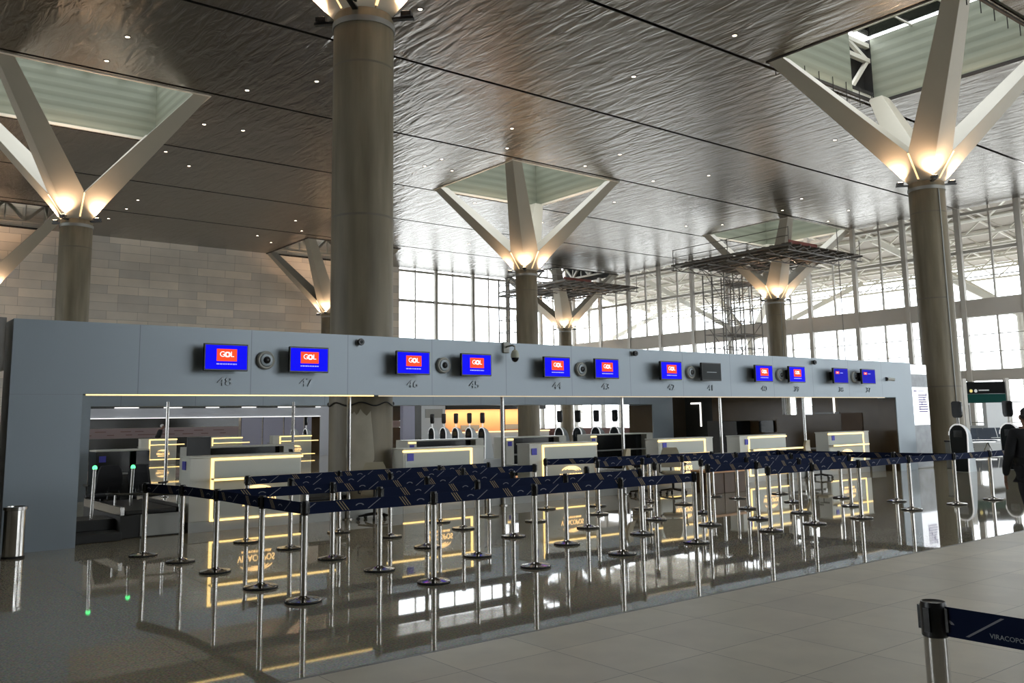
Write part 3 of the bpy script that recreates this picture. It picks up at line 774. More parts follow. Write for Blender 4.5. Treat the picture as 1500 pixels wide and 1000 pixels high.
def counter(name_l, x0, typ, w=1.95, y=14.9, zt=1.22, group='front row check-in counters', ledge_ext=.6, tagx=None, far=False, din=.1):
    x1 = x0 + w
    t = thing('check_in_counter', name_l, 'counter', ((x0 + x1) / 2, y + .2, 0), 0, group)
    d = .42
    MB().box(x0, y, .17, x1, y + d, zt - .03).build('body', 'white', t, bevel=.008)
    MB().box(x0 - .01, y - .012, zt - .03, x1 + .01, y + d + .02, zt).build('worktop', 'white', t, bevel=.006)
    MB().box(x0 + .01, y + .02, 0, x1 - .01, y + d - .02, .168).build('plinth', 'steelgrey', t)
    MB().box(x0 + din, y + d, .72, x1 - .1, y + d + .55, .75).build('desk', 'steelgrey', t)
    fx0, fx1 = (x0 + .37, x1) if typ == 'L' else (x0, x1 - .32)
    # grey-green glass panels inside the light frame
    MB().box(fx0 + .03, y - .008, ZL + .03, fx1 - .03, y - .0005, zt - .09).build('upper_panel', 'panelgrey', t)
    MB().box(fx0 + .03, y - .008, .21, fx1 - .03, y - .0005, ZL - .05).build('lower_panel', 'panelgrey', t)
    e = .023
    def ledbar(a, b, c, d_):
        MB().box(a, y - .018, b, c, y - .0008, d_).build('light_strip', 'led', t)
    ledbar(fx0 - e, zt - .075, fx1 + e, zt - .04)
    vx = fx0 if typ == 'L' else fx1
    ledbar(vx - e, .19, vx + e, zt - .076)
    if typ == 'R' or far: pass
    lx0, lx1 = (fx0 - e, fx1 + ledge_ext) if typ == 'L' else (fx0 - ledge_ext, fx1 + e)
    ledbar(fx0 - e, .16, fx1 + (.2 if typ == 'L' else e), .189)
    MB().box(lx0, y - .16, ZL, lx1, y - .019, ZL + .03).build('bag_ledge', 'white', t, bevel=.004)
    MB().box(lx0, y - .178, ZL - .012, lx1, y - .161, ZL + .022).build('light_strip', 'led', t)
    if tagx is not None:
        MB().box(tagx - .07, y - .02, zt - .24, tagx + .07, y - .009, zt - .10).build('blue_sticker', 'bluetag', t)
    if not far: emblem(t, (fx0 + fx1) / 2, y - .009, .56)
    return t
c48 = counter('lit cream counter under number 48, nearest and leftmost of front row', 4.98, 'L', tagx=None)
MB().box(4.965, 15.08, 1.0, 4.979, 15.24, 1.14).build('blue_sticker', 'bluetag', c48)
counter('lit cream counter under number 46 in the front row', 9.02, 'R', w=1.9, tagx=9.17, din=.5)
counter('lit cream counter under number 44 in the front row', 12.12, 'L', tagx=12.24)
counter('lit cream counter under number 42 in the front row', 16.1, 'R', w=2.0, tagx=16.3)
counter('lit cream counter under number 40 in the front row', 19.18, 'L', w=2.0, tagx=19.45, ledge_ext=.75)
counter('lit cream counter under number 38, rightmost of the front row', 23.22, 'R', w=2.15, tagx=23.45, ledge_ext=0)
# low steel plinth that joins the counters
for a, b, l in ((6.96, 9.0, 'between counters 48 and 46'), (10.95, 12.1, 'between counters 46 and 44'), (14.1, 16.08, 'between counters 44 and 42'), (18.13, 19.16, 'between counters 42 and 40'), (21.2, 23.2, 'between counters 40 and 38'), (25.4, 26.18, 'right of counter 38')):
    o = MB().box(a, 14.88, 0, b, 14.93, .19).build('kick_plate', 'steelgrey'); tag(o, 'low grey steel kick plate on the floor ' + l, 'plinth', 'kick plates between counters')

def conveyor(x0, x1, y0, y1, label, z=.42, bm='steelgrey'):
    t = thing('baggage_conveyor', label, 'conveyor', ((x0 + x1) / 2, (y0 + y1) / 2, 0), 0, 'baggage conveyors between counters')
    MB().box(x0, y0, 0, x1, y1, z - .07).build('base', bm, t, bevel=.01)
    MB().box(x0 + .08, y0 + .03, z - .069, x1 - .08, y1 - .03, z).build('belt', 'rubber', t, bevel=.02)
    for xx in (x0, x1 - .06): MB().box(xx, y0, z - .069, xx + .06, y1, z + .06).build('side_rail', 'steel', t, bevel=.005)
    return t
cv0 = conveyor(3.95, 4.9, 14.95, 17.3, 'black belt conveyor left of counter 48 behind left gantry pillar', bm='rubber')
MB().box(4.25, 14.93, .02, 4.9, 14.949, .35).build('front_plate', 'steelgrey', cv0)
conveyor(7.05, 7.9, 14.95, 17.2, 'black belt conveyor right of counter 48 before the thick column')
conveyor(14.2, 15.0, 14.95, 17.2, 'black belt conveyor right of counter 44')
conveyor(15.1, 15.95, 14.95, 17.2, 'black belt conveyor left of counter 42')
conveyor(21.3, 22.1, 14.95, 17.2, 'black belt conveyor right of counter 40')
conveyor(22.3, 23.1, 14.95, 17.2, 'black belt conveyor left of counter 38')
st_ = thing('step_block', 'two dark steps beside the left gantry pillar', 'steps', (3.6, 15.3, 0))
MB().box(3.25, 14.75, 0, 3.93, 15.9, .13).build('lower_step', 'rubber', st_, bevel=.01)
MB().box(3.25, 15.2, .131, 3.93, 15.9, .30).build('upper_step', 'rubber', st_, bevel=.01)
def green_post(x, y, h, label, z0=0.):
    t = thing('signal_post', label, 'signal light', (x, y, z0), 0, 'posts with green lights')
    MB().tube([(x, y, z0), (x + .02, y, z0 + h - .06)], .025, 10).build('tube', 'steel', t)
    MB().lathe([(.034, 0), (.037, .025), (.026, .05), (.004, .06)], (x + .02, y, z0 + h - .06), 16).build('green_lens', 'green', t)
green_post(3.61, 15.3, .83, 'slim steel post with green light, nearer the left pillar', .30)
green_post(4.35, 15.9, .67, 'slim steel post with green light, nearer counter 48', .42)
MB().tube([(3.85, 15.5, .66), (4.95, 15.05, .62)], .018, 8).build('guard_rail', 'steel', cv0)
MB().tube([(3.99, 15.45, .48), (3.99, 15.45, .645)], .015, 8).build('rail_support', 'steel', cv0)
MB().tube([(4.86, 15.09, .48), (4.86, 15.09, .61)], .015, 8).build('rail_support', 'steel', cv0)

# rear row of the island: backs of the counters, dark open shelves
def rear_counter(x0, x1, label, y=20.6, led=True, side='white'):
    t = thing('rear_counter', label, 'counter', ((x0 + x1) / 2, y + .3, 0), 0, 'rear row counters seen from behind')
    MB().box(x0, y, 1.19, x1, y + .6, 1.225).build('worktop', 'white', t, bevel=.006)
    for xx in (x0, x1 - .28): MB().box(xx, y, 0, xx + .28, y + .6, 1.188).build('side_panel', side, t)
    MB().box(x0 + .281, y + .25, .1, x1 - .281, y + .58, 1.188).build('shelf_recess', 'gloss_black', t)
    MB().box(x0 + .281, y + .02, .70, x1 - .281, y + .249, .73).build('desk', 'steelgrey', t)
    if led: MB().box(x0 + .02, y - .012, 1.14, x0 + .26, y - .001, 1.175).build('light_strip', 'led', t)
    MB().box(x0 + .06, y - .012, .97, x0 + .2, y - .001, 1.1).build('blue_sticker', 'bluetag', t)
rear_counter(6.85, 9.4, 'rear counter with dark recess seen above counter 48')
rear_counter(12.6, 15.1, 'rear counter with dark recess seen above counter 46')
rear_counter(15.9, 18.2, 'rear counter with dark recess seen left of counter 44')
rear_counter(19.2, 22.0, 'rear counter with dark recess seen right of counter 44')
rear_counter(4.9, 6.0, 'rear counter with white top seen beside left gantry pillar', led=False, side='gloss_black')

# distant lit counters of the second island
for i, (a, b, l) in enumerate(((11.93, 13.5, 'distant lit counter with emblem, leftmost of the far row'), (14.79, 16.6, 'distant lit counter of the far row above rear counter'), (18.16, 20.2, 'distant lit counter with emblem, rightmost of the far row'))):
    t = counter(l, a, 'L', w=b - a, y=42.3, zt=1.12, group='far row check-in counters', far=True, ledge_ext=.3)
    if i != 1: emblem(t, (a + .37 + b) / 2, 42.29, .48, .9)
for i, x in enumerate((10.0, 12.2, 14.2, 16.0, 17.9, 20.0)):
    t = thing('information_screen', f'dark screen on the distant gantry, {ORD[i + 1]} from left', 'screen', (x, 43.8, 2.5), 0, 'screens on the distant gantry')
    MB().box(x, 43.75, 2.5, x + 1.1, 43.85, 3.05).build('housing', 'black', t)
    MB().box(x + .3, 43.85, 2.6, x + .8, 43.995, 2.9).build('wall_bracket', 'black', t)
    MB().box(x + .03, 43.745, 2.53, x + 1.07, 43.749, 3.02).build('display', 'screenoff', t)

# ------------------------------------------------------------------ office chairs
def mk_chair(loc, rz, label, cover='fabric', high=True, group='office chairs at the counters'):
    t = thing('office_chair', label, 'chair', loc, rz, group)
    L_ = dict(local=True)
    MB().box(-.24, -.23, .43, .24, .23, .51).build('seat', cover, t, bevel=.035, **L_)
    hb = .62 if high else .45
    m_ = MB(); n = 6
    for i in range(n):          # curved back
        z0 = .58 + hb * i / n; z1 = .58 + hb * (i + 1) / n
        y0 = .24 + .05 * math.sin(PI * i / n) + .06 * i / n; y1 = .24 + .05 * math.sin(PI * (i + 1) / n) + .06 * (i + 1) / n
        w0 = .22 - .07 * max(0, (i - 3) / 3) ** 2; w1 = .22 - .07 * max(0, (i - 2) / 3) ** 2
        m_.hexa([(-w0, y0, z0), (w0, y0, z0), (w0, y0 + .06, z0), (-w0, y0 + .06, z0), (-w1, y1, z1), (w1, y1, z1), (w1, y1 + .06, z1), (-w1, y1 + .06, z1)])
    m_.build('backrest', cover, t, **L_)
    MB().tube([(0, .12, .40), (0, .30, .44), (0, .33, .75)], .02, 8).build('back_support', 'black', t, **L_)
    MB().tube([(0, 0, .09), (0, 0, .43)], .03, 12).build('gas_column', 'black', t, **L_)
    for s in (-1, 1):
        MB().tube([(s * .22, .05, .46), (s * .29, .05, .48), (s * .29, .05, .66), (s * .29, -.1, .68), (s * .29, .16, .68)], .018, 8).build('armrest', 'black', t, **L_)
    for k in range(5):
        a = 2 * PI * k / 5 + .3
        leg = MB().tube([(0, 0, .11), (.3 * math.cos(a), .3 * math.sin(a), .075)], .026, 8, r1=.016).build('leg', 'black', t, **L_)
        m_ = MB(); c = (.3 * math.cos(a), .3 * math.sin(a), .03)
        m_.lathe([(.03, -.02), (.03, .02)], c, 12, mtx=RX @ Matrix.Rotation(a, 3, 'Y')); o = m_.build('caster', 'rubber', None)
        o.parent = leg
    return t
chA = mk_chair((4.35, 17.75, 0), PI + .1, 'black office chair with its back turned, behind the green light posts', high=False)
dup(chA, (5.2, 17.7, 0), 2.2, 'black office chair beside counter 48, left of its blue sticker')
chB = mk_chair((7.65, 17.75, 0), -1.9, 'black high-back office chair seen side-on before the thick column')
dup(chB, (11.5, 17.0, 0), 2.2, 'black office chair in the gap between counters 46 and 44')
dup(chB, (18.6, 16.6, 0), 2.8, 'black office chair in the gap between counters 42 and 40')
dup(chB, (22.9, 18.0, 0), .5, 'black office chair behind the conveyor left of counter 38')
t = thing('desk_monitor', 'black monitor on a stand behind the left end of counter 48', 'monitor', (6.6, 19.2, 0))
MB().box(6.35, 19.2, 1.05, 6.85, 19.25, 1.47).build('housing', 'black', t, bevel=.01)
MB().tube([(6.6, 19.26, .03), (6.6, 19.26, 1.2)], .03, 8).build('stand', 'black', t)
MB().lathe([(.22, 0), (.22, .02), (.05, .04)], (6.6, 19.26, 0), 16).build('foot', 'black', t)
t = thing('pale_gate_panel', 'low pale grey panel in the gap right of counter 46', 'panel', (11.5, 15.7, 0))
MB().box(11.0, 15.65, .05, 12.05, 15.72, .9).build('panel', 'palewall', t, bevel=.01)
MB().box(11.05, 15.62, 0, 11.15, 15.75, .05).build('foot', 'steel', t); MB().box(11.9, 15.62, 0, 12.0, 15.75, .05).build('foot', 'steel', t)
t = thing('partition_post', 'pale blue partition post with dark edge right of the thick column', 'post', (24.6, 40., 0))
MB().box(24.2, 40, 0, 24.9, 40.3, 3.2).build('pale_face', 'lilac', t)
MB().box(24.92, 40, 0, 25.3, 40.3, 3.2).build('dark_edge', 'endwall2', t)
chW = mk_chair((12.9, 13.15, 0), .5, 'office chair with cloudy plastic wrap, standing before counter 44 on the granite', 'wrap', False, 'plastic-wrapped chairs')
chW.location = (14.95, 14.35, 0)
dup(chW, (15.68, 14.1, 0), -.7, 'office chair with cloudy plastic wrap, standing left of counter 42 on granite')
dup(chW, (8.15, 14.45, 0), 2.6, 'office chair with cloudy plastic wrap, standing left of counter 46')
dup(chW, (22.0, 14.4, 0), .3, 'office chair with cloudy plastic wrap, standing between counters 40 and 38')
# brown wooden box between the queues
t = thing('wooden_crate', 'brown wooden crate on the floor behind the right queue belts', 'crate', (16.8, 13.6, 0))
MB().box(16.2, 13.35, 0, 17.4, 13.95, .46).build('body', 'wood', t, bevel=.008)
MB().box(16.15, 13.31, .461, 17.45, 13.99, .51).build('lid', 'orangewood', t, bevel=.006)
for xx in (16.55, 16.95): MB().box(xx, 13.335, .01, xx + .05, 13.349, .455).build('batten', 'wood', t)

# ------------------------------------------------------------------ self-service kiosks
def mk_kiosk(loc, rz, label, group='self-service kiosks'):
    t = thing('self_service_kiosk', label, 'kiosk', loc, rz, group)
    L_ = dict(local=True)
    hgt = 1.38
    def half(z):
        zt = hgt - .32
        return .27 * (1 - .12 * (1 - z / zt)) if z < zt else .27 * math.sqrt(max(0., 1 - ((z - zt) / .32) ** 2))
    def back(z): return .10 + .42 * (max(0., 1 - z / hgt)) ** .55
    zs = [0, .15, .35, .6, .85, 1.06, 1.16, 1.24, 1.30, 1.345, 1.37, 1.379]
    vs = []; fs = []
    for z in zs:
        w = max(half(z), .012); b = back(z)
        vs += [(-w, 0, z), (w, 0, z), (w * .9, b, z), (-w * .9, b, z)]
    n = len(zs)
    for i in range(n - 1):
        for j in range(4): fs.append((i * 4 + j, i * 4 + (j + 1) % 4, i * 4 + 4 + (j + 1) % 4, i * 4 + 4 + j))
    fs += [(3, 2, 1, 0), tuple((n - 1) * 4 + j for j in range(4))]
    MB().add(vs, fs).build('body', 'kioskside', t, **L_)
    # black front face, and the white edge round it
    poly = [(-half(z) + .02 if half(z) > .03 else -.005, z) for z in zs[:-2]] + [(half(z) - .02 if half(z) > .03 else .005, z) for z in zs[:-2]][::-1]
    MB().prism(poly, -.012, -.0005, lambda u, v, w: (u, w, v + .01)).build('front_panel', 'kioskface', t, **L_)
    MB().box(-.13, -.02, 1.0, .13, -.0125, 1.2).build('touch_screen', 'gloss_black', t, **L_)
    pts = [(-half(z), -.005, z) for z in zs[5:-1]] + [(half(z), -.005, z) for z in zs[:-1]][::-1]
    MB().tube(pts, .022, 8).build('white_edge', 'kioskwhite', t, **L_)
    # twin stems and the rounded head
    for s in (-1, 1): MB().tube([(s * .03, .05, 1.36), (s * .03, .05, 1.58)], .012, 8).build('stem', 'steel', t, **L_)
    poly = []
    for (cx, cz, a0) in ((.09, .15, -90), (.09, .43, 0), (-.09, .43, 90), (-.09, .15, 180)):
        for k in range(6):
            a = math.radians(a0 + 18 * k); r_ = .06 if cz > .3 else .06
            rz_ = .06 if cz > .3 else .14
            poly.append((cx + r_ * math.cos(a), cz + rz_ * math.sin(a)))
    MB().prism(poly, .02, .08, lambda u, v, w: (u * 1.0, w, v + 1.56)).build('head', 'gloss_black', t, bevel=.008, **L_)
    return t
RZK = -PI / 2      # faces -x
kk = mk_kiosk((26.72, 12.85, 0), RZK, 'black arched kiosk with white edge at right, left of the walking person')
dup(kk, (28.55, 12.2, 0), RZK, 'black arched kiosk with white edge, partly behind the walking person')
for i, q in enumerate(((24.67, 38.07), (24.45, 36.7), (24.23, 35.33), (24.09, 34.03), (23.97, 32.85))):
    dup(kk, (*q, 0), RZK, f'far slim kiosk before the orange alcove, {ORD[i + 1]} from left of five', 'far kiosks in the left row')
for i, q in enumerate(((23.98, 27.56), (24.55, 27.1), (25.15, 26.65), (25.66, 26.1), (26.3, 25.4))):
    dup(kk, (*q, 0), RZK, f'slim kiosk against the bright window, {ORD[i + 1]} from left of five', 'kiosks in the right row')
for i, q in enumerate(((22.0, 48.5), (22.3, 47.5), (22.9, 47.), (23.4, 46.4))):
    dup(kk, (*q, 0), RZK, f'tiny far kiosk left of the thick column, {ORD[i + 1]} from left of four', 'tiny far kiosks')

# ------------------------------------------------------------------ belt stanchions
ROWS = {'front': [(3.98, 8.46), (5.5, 8.45), (6.96, 8.48), (8.4, 8.47), (9.88, 8.5)],
        'second': [(3.96, 9.47), (5.46, 9.56), (6.95, 9.64), (8.5, 9.66), (10.03, 9.68)],
        'third': [(3.96, 10.83), (5.46, 10.78), (6.92, 10.80), (8.47, 10.83), (9.99, 10.83)],
        'fourth': [(3.91, 11.94), (5.46, 12.06), (7.12, 12.15), (8.5, 12.18), (9.98, 12.14)],
        'rear': [(3.71, 12.85), (5.27, 13.18), (6.82, 13.24), (8.76, 13.26), (9.91, 13.38)]}
ROWS2 = {'front': [(11.65, 8.55), (12.84, 8.58), (14.08, 8.5), (15.91, 8.6), (17.36, 8.48), (18.75, 8.43)],
         'second': [(11.6, 9.68), (12.84, 9.66), (14.14, 9.71), (15.8, 9.73), (17.22, 9.61)],
         'third': [(11.58, 10.83), (12.95, 10.96), (14.1, 10.83), (15.77, 11.0), (17.19, 10.8)],
         'fourth': [(11.51, 12.18), (12.77, 12.26), (13.95, 12.29), (15.71, 12.33), (17.2, 12.33)],
         'rear': [(11.48, 13.62), (12.55, 13.32), (13.88, 13.14), (15.71, 12.98)]}
def mk_stanchion(x, y, label, group, R=1.):
    t = thing('belt_stanchion', label, 'queue post', (x, y, 0), 0, group)
    t_ = dict(local=True)
    MB().lathe([(.18, 0), (.185, .012), (.18, .02)], (0, 0, 0), 28).build('base_ring', 'rubber', t, **t_)
    MB().lathe([(.178, .0201), (.174, .026), (.10, .036), (.05 * R, .046), (.035 * R, .06)], (0, 0, 0), 28).build('base', 'chrome', t, **t_)
    MB().tube([(0, 0, .061), (0, 0, .83)], .033 * R, 16).build('post', 'chrome', t, **t_)
    MB().lathe([(.034 * R, .8301), (.037 * R, .835), (.037 * R, .955), (.034 * R, .97), (.028 * R, .965)], (0, 0, 0), 18).build('belt_head', 'black', t, **t_)
    for k in range(4):
        a = k * PI / 2
        MB().box(.037 * R * math.cos(a) - .012, .037 * R * math.sin(a) - .012, .855, .037 * R * math.cos(a) + .012, .037 * R * math.sin(a) + .012, .95).build('belt_clip', 'gloss_black', t, **t_)
    return t
ST = None
def stanchion(x, y, label, group):
    global ST
    if ST is None: ST = mk_stanchion(x, y, label, group); return ST
    r = ST.copy(); COL.objects.link(r); r.location = (x, y, 0); r['label'] = label; r['group'] = group
    for ch in ST.children:
        if ch.name.startswith('belt') and 'head' not in ch.name and 'clip' not in ch.name: continue
        c = ch.copy(); COL.objects.link(c); c.parent = r
    return r
def belt(t, a, b, z0=.838, z1=.955):
    a = Vector((*a, 0)); b = Vector((*b, 0)); d = (b - a).normalized(); n = Vector((-d.y, d.x, 0)) * .0025
    p, q = a + d * .045, b - d * .045; L_ = (q - p).length; off = random.random()
    vs = [p - n, q - n, q + n, p + n]; vs = [v + Vector((0, 0, z0)) for v in vs] + [v + Vector((0, 0, z1)) for v in vs]
    vs = [v - t.location for v in vs]
    u0, u1 = off, off + L_
    fs = [(0, 1, 5, 4), (2, 3, 7, 6), (4, 5, 6, 7), (0, 3, 2, 1), (1, 2, 6, 5), (3, 0, 4, 7)]
    F = [(u0, 0), (u1, 0), (u1, 1), (u0, 1)]; Bk = [(u1, 0), (u0, 0), (u0, 1), (u1, 1)]; E_ = [(.5, .02)] * 4
    MB().add(vs, fs, 0, [Bk if False else F, [(0, 0), (L_, 0), (L_, 1), (0, 1)], E_, E_, E_, E_]).build('belt', 'belt', t, local=True, smooth=False)
POSTS = {}
for maze, rows, nm in (('left', ROWS, 'left'), ('right', ROWS2, 'right')):
    for rn, pts in rows.items():
        for i, (x, y) in enumerate(pts):
            side = 'leftmost' if i == 0 else ('rightmost' if i == len(pts) - 1 else ORD[i + 1] + ' from left')
            lab = f'chrome belt post, {side} in the {rn} row of the {nm} queue'
            POSTS[(nm, rn, i)] = stanchion(x, y, lab, f'queue posts of the {nm} queue')
def run(nm, rows, rn, idx):
    for i, j in zip(idx, idx[1:]): belt(POSTS[(nm, rn, i)], rows[rn][i], rows[rn][j])
run('left', ROWS, 'front', [0, 1, 2, 3, 4]); run('left', ROWS, 'second', [1, 2, 3, 4]); run('left', ROWS, 'third', [0, 1, 2, 3])
run('left', ROWS, 'fourth', [1, 2, 3, 4]); run('left', ROWS, 'rear', [1, 2, 3, 4])
seq = ['rear', 'fourth', 'third', 'second', 'front']
for a, b in zip(seq, seq[1:]): belt(POSTS[('left', a, 0)], ROWS[a][0], ROWS[b][0])
run('right', ROWS2, 'front', [0, 1, 2, 3, 4, 5]); run('right', ROWS2, 'second', [0, 1, 2, 3]); run('right', ROWS2, 'third', [1, 2, 3, 4])
run('right', ROWS2, 'fourth', [0, 1, 2, 3, 4]); run('right', ROWS2, 'rear', [0, 1, 2, 3])
belt(POSTS[('right', 'second', 4)], ROWS2['second'][4], ROWS2['third'][4]); belt(POSTS[('right', 'third', 4)], ROWS2['third'][4], ROWS2['fourth'][4])
belt(POSTS[('right', 'front', 4)], ROWS2['front'][4], ROWS2['second'][4])
belt(POSTS[('right', 'front', 5)], ROWS2['front'][5], (21.9, 8.4))
p_ = stanchion(21.9, 8.4, 'chrome belt post behind the walking person at right', 'queue posts of the right queue')
fg = mk_stanchion(3.752, 1.968, 'large chrome belt post nearest the camera, cut off at the bottom frame edge', 'near queue posts', 1.4)
fg2 = mk_stanchion(3.735, .25, 'chrome belt post just outside the frame beside the nearest post', 'near queue posts', 1.4)
belt(fg, (3.752, 1.968), (3.735, .25))
m_ = MB(); text_bm(m_, 'VIRACOPOS', .026, lambda u, v, w: (-.0165 - w * .4, -.30 - u, .872 + v), .001); m_.build('belt_lettering', 'numeral', fg, local=True)
# steel litter bin by the left pillar
t = thing('litter_bin', 'stainless steel litter bin beside the left gantry pillar at frame edge', 'bin', (2.33, 13.95, 0))
MB().lathe([(.135, 0), (.135, .63), (.13, .635)], (2.33, 13.95, 0), 28).build('body', 'chrome', t)
MB().lathe([(.15, .636), (.15, .675), (.115, .68), (.11, .65)], (2.33, 13.95, 0), 28).build('rim', 'steel', t)
MB().lathe([(.142, 0.001), (.145, .02), (.137, .03)], (2.33, 13.95, 0), 28).build('foot_ring', 'rubber', t)

# ------------------------------------------------------------------ right side: light box, sign, seats
t = thing('advertising_totem', 'tall lit white advertising totem at the right gantry end', 'advert', (27.95, 14.62, 0))
x0, x1 = 27.42, 28.46
MB().box(x0, 14.55, 0, x1, 14.75, 3.27).build('housing', 'steelgrey', t, bevel=.01)
MB().box(x0 + .03, 14.535, 2.95, x1 - .02, 14.549, 3.25).build('top_panel', 'poster', t)
MB().box(x0 + .03, 14.535, 2.55, x1 - .02, 14.549, 2.94).build('picture_panel', 'postergrey', t)
lp = MB().box(x0 + .03, 14.535, 1.35, x1 - .02, 14.549, 2.54).build('poster_panel', 'poster', t)
MB().box(x0 + .03, 14.535, .05, x1 - .02, 14.549, 1.34).build('lower_picture', 'postergrey', t)
m_ = MB(); rnd = random.Random(3)
for k in range(8):                     # blurred upright purple lettering
    x = x0 + .35 + k * .075
    zb = 1.78 + rnd.uniform(-.03, .03); zt = 2.3 + rnd.uniform(-.05, .05)
    m_.box(x0 + .38, 14.528, 1.75 + k * .075, x1 - .08 - rnd.uniform(0, .12), 14.5345, 1.75 + k * .075 + .035)
    if k % 2: m_.box(x, 14.528, 1.75 + k * .07, x + .03, 14.5345, 1.86 + k * .07)
m_.box(x0 + .12, 14.528, 2.4, x0 + .3, 14.5345, 2.44); m_.box(x0 + .4, 14.528, 2.41, x0 + .8, 14.5345, 2.425)
m_.build('poster_lettering', 'purple', lp)
# post by the column foot
t = thing('grey_bin', 'grey metal bin standing at the foot of the totem', 'bin', (28.35, 13.8, 0))
MB().box(28.1, 13.65, .0, 28.5, 13.95, .82).build('body', 'steelgrey', t, bevel=.015)
MB().box(28.08, 13.63, .821, 28.52, 13.97, .87).build('lid', 'black', t, bevel=.01)
# wayfinding sign
d = Vector((40.77 - 42.23, 19.09 - 18.1, 0)); d.normalize(); n = Vector((-d.y, d.x, 0))
if n.dot(Vector((-41, -18, 0))) < 0: n = -n
c = Vector((41.5, 18.6, 0)); s = -d
t = thing('wayfinding_sign', 'black and green wayfinding sign on posts right of the tall column', 'sign', c)
def SG(a0, a1, z0, z1, f0, f1, m, nm, par=None):
    vs = []
    for z in (z0, z1):
        for a, f in ((a0, f0), (a1, f0), (a1, f1), (a0, f1)): vs.append(c + s * a + n * f + Vector((0, 0, z)))
    return MB().hexa(vs).build(nm, m, t)
SG(-.88, .88, 2.52, 3.05, 0, .12, 'signblack', 'upper_panel')
SG(-.88, .88, 2.12, 2.51, 0, .12, 'signgreen', 'lower_panel')
for a, nm, mm in ((-.72, 'yellow_icon', 'signyellow'), (-.5, 'white_icon', 'signwhite')):
    m_ = MB(); poly = [(.075 * math.cos(2 * PI * k / 16), .075 * math.sin(2 * PI * k / 16)) for k in range(16)]
    m_.prism(poly, .121, .126, lambda u, v, w, a=a: tuple(c + s * (a + u) + n * w + Vector((0, 0, 2.65 + v)))); m_.build(nm, mm, t)
m_ = MB(); rnd = random.Random(5); a = -.36
while a < .1:
    l_ = rnd.uniform(.03, .06); vs = []
    for z in (2.65, 2.70):
        for aa, f in ((a, .121), (a + l_, .121), (a + l_, .126), (a, .126)): vs.append(c + s * aa + n * f + Vector((0, 0, z)))
    m_.hexa(vs); a += l_ + .02
m_.build('sign_lettering', 'signwhite', t)
for a in (-1.0, 1.0): SG(a - .08, a + .08, 0, 3.2, 0.0, .14, 'mullion', 'post')
# row of airport seats
def mk_bench(loc, rz, label):
    t = thing('waiting_bench', label, 'bench', loc, rz, 'airport seat rows')
    L_ = dict(local=True)
    for k in range(4):
        x = -1.2 + k * .62
        MB().box(x, -.25, .42, x + .56, .22, .47).build('seat', 'blueseat', t, bevel=.02, **L_)
        MB().hexa([(x, .2, .5), (x + .56, .2, .5), (x + .56, .24, .5), (x, .24, .5), (x, .36, .95), (x + .56, .36, .95), (x + .56, .4, .95), (x, .4, .95)]).build('backrest', 'blueseat', t, **L_)
    MB().box(-1.2, -.04, .36, 1.25, .04, .415).build('beam', 'steel', t, **L_)
    for x in (-.9, .9): MB().tube([(x, -.28, .02), (x, 0, .36), (x, .3, .02)], .025, 8).build('leg', 'steel', t, **L_)
    return t
bq = mk_bench((41.0, 19.3, 0), -.6, 'row of dark blue seats under the wayfinding sign')
dup(bq, (44.5, 20.0, 0), -.6, label='row of dark blue seats behind the first seat row')
# white shopfront and rail near the glass wall
t = thing('service_booth', 'small white service booth behind the seats at right', 'booth', (50., 23.2, 0))
MB().box(49.5, 22.2, 0, 52, 22.4, 2.6).build('side_wall', 'palewall', t)
MB().box(49.5, 24.2, 0, 52, 24.4, 2.6).build('side_wall', 'palewall', t)
MB().box(49.4, 22.2, 2.3, 52, 24.4, 2.9).build('header', 'palewall', t)
MB().box(49.5, 22.4, 0, 49.65, 24.2, 1.0).build('counter_front', 'palewall', t)
MB().box(50.6, 23.6, 1.0, 50.65, 24.0, 2.1).build('dark_panel', 'steelgrey', t)
t = thing('hand_rail', 'thin grey railing along the right glass wall', 'rail', (58.5, 22, 0))
for z in (.55, 1.05): MB().tube([(58.5, 12, z), (58.5, 34, z)], .03, 8).build('bar', 'steelgrey', t)
for k in range(9): MB().tube([(58.5, 12 + k * 2.75, 0), (58.5, 12 + k * 2.75, 1.05)], .03, 8).build('upright', 'steelgrey', t)

# ------------------------------------------------------------------ far background seen through the gantry
t = thing('warm_alcove', 'orange wood-lined alcove glowing behind the far kiosks', 'shop', (38.5, 52, 0))
MB().box(34.9, 53., .0, 43.9, 53.2, 2.55).build('back_panel', 'orangewood', t)
MB().box(34.9, 51.9, 2.45, 43.9, 53.2, 2.85).build('header', 'endwall2', t)
MB().box(34.9, 51.6, 0, 43.9, 52.0, .82).build('counter_front', 'palewall', t)
MB().box(34.9, 51.5, .82, 43.9, 52.05, .9).build('counter_top', 'ledsoft', t)
MB().box(39.6, 51.7, .9, 39.85, 52.0, 2.45).build('post', 'wood', t)
for a in (36.8, 40.6): MB().box(a, 52.9, 1.0, a + 1.6, 52.99, 1.35).build('shelf_unit', 'steelgrey', t)
ld = bpy.data.lights.new('alcove_lamp', 'AREA'); ld.shape = 'RECTANGLE'; ld.size = 8.5; ld.size_y = .3; ld.energy = 170; ld.color = (1, .72, .42)
lo = bpy.data.objects.new('alcove_lamp', ld); COL.objects.link(lo); lo.location = (39.4, 52.35, 2.42); lo.rotation_euler = (math.radians(20), 0, 0)
t = thing('white_partition', 'pale partition with grey sign left of the orange alcove', 'partition', (33.6, 52, 0))
MB().box(32.2, 52., 0, 34.85, 52.15, 2.9).build('panel', 'palewall', t)
MB().box(33.2, 51.97, 1.9, 34.6, 51.995, 2.5).build('grey_sign', 'steelgrey', t)
t = thing('site_hoarding', 'pink and black hoarding far behind the left counters', 'hoarding', (18, 58, 0))
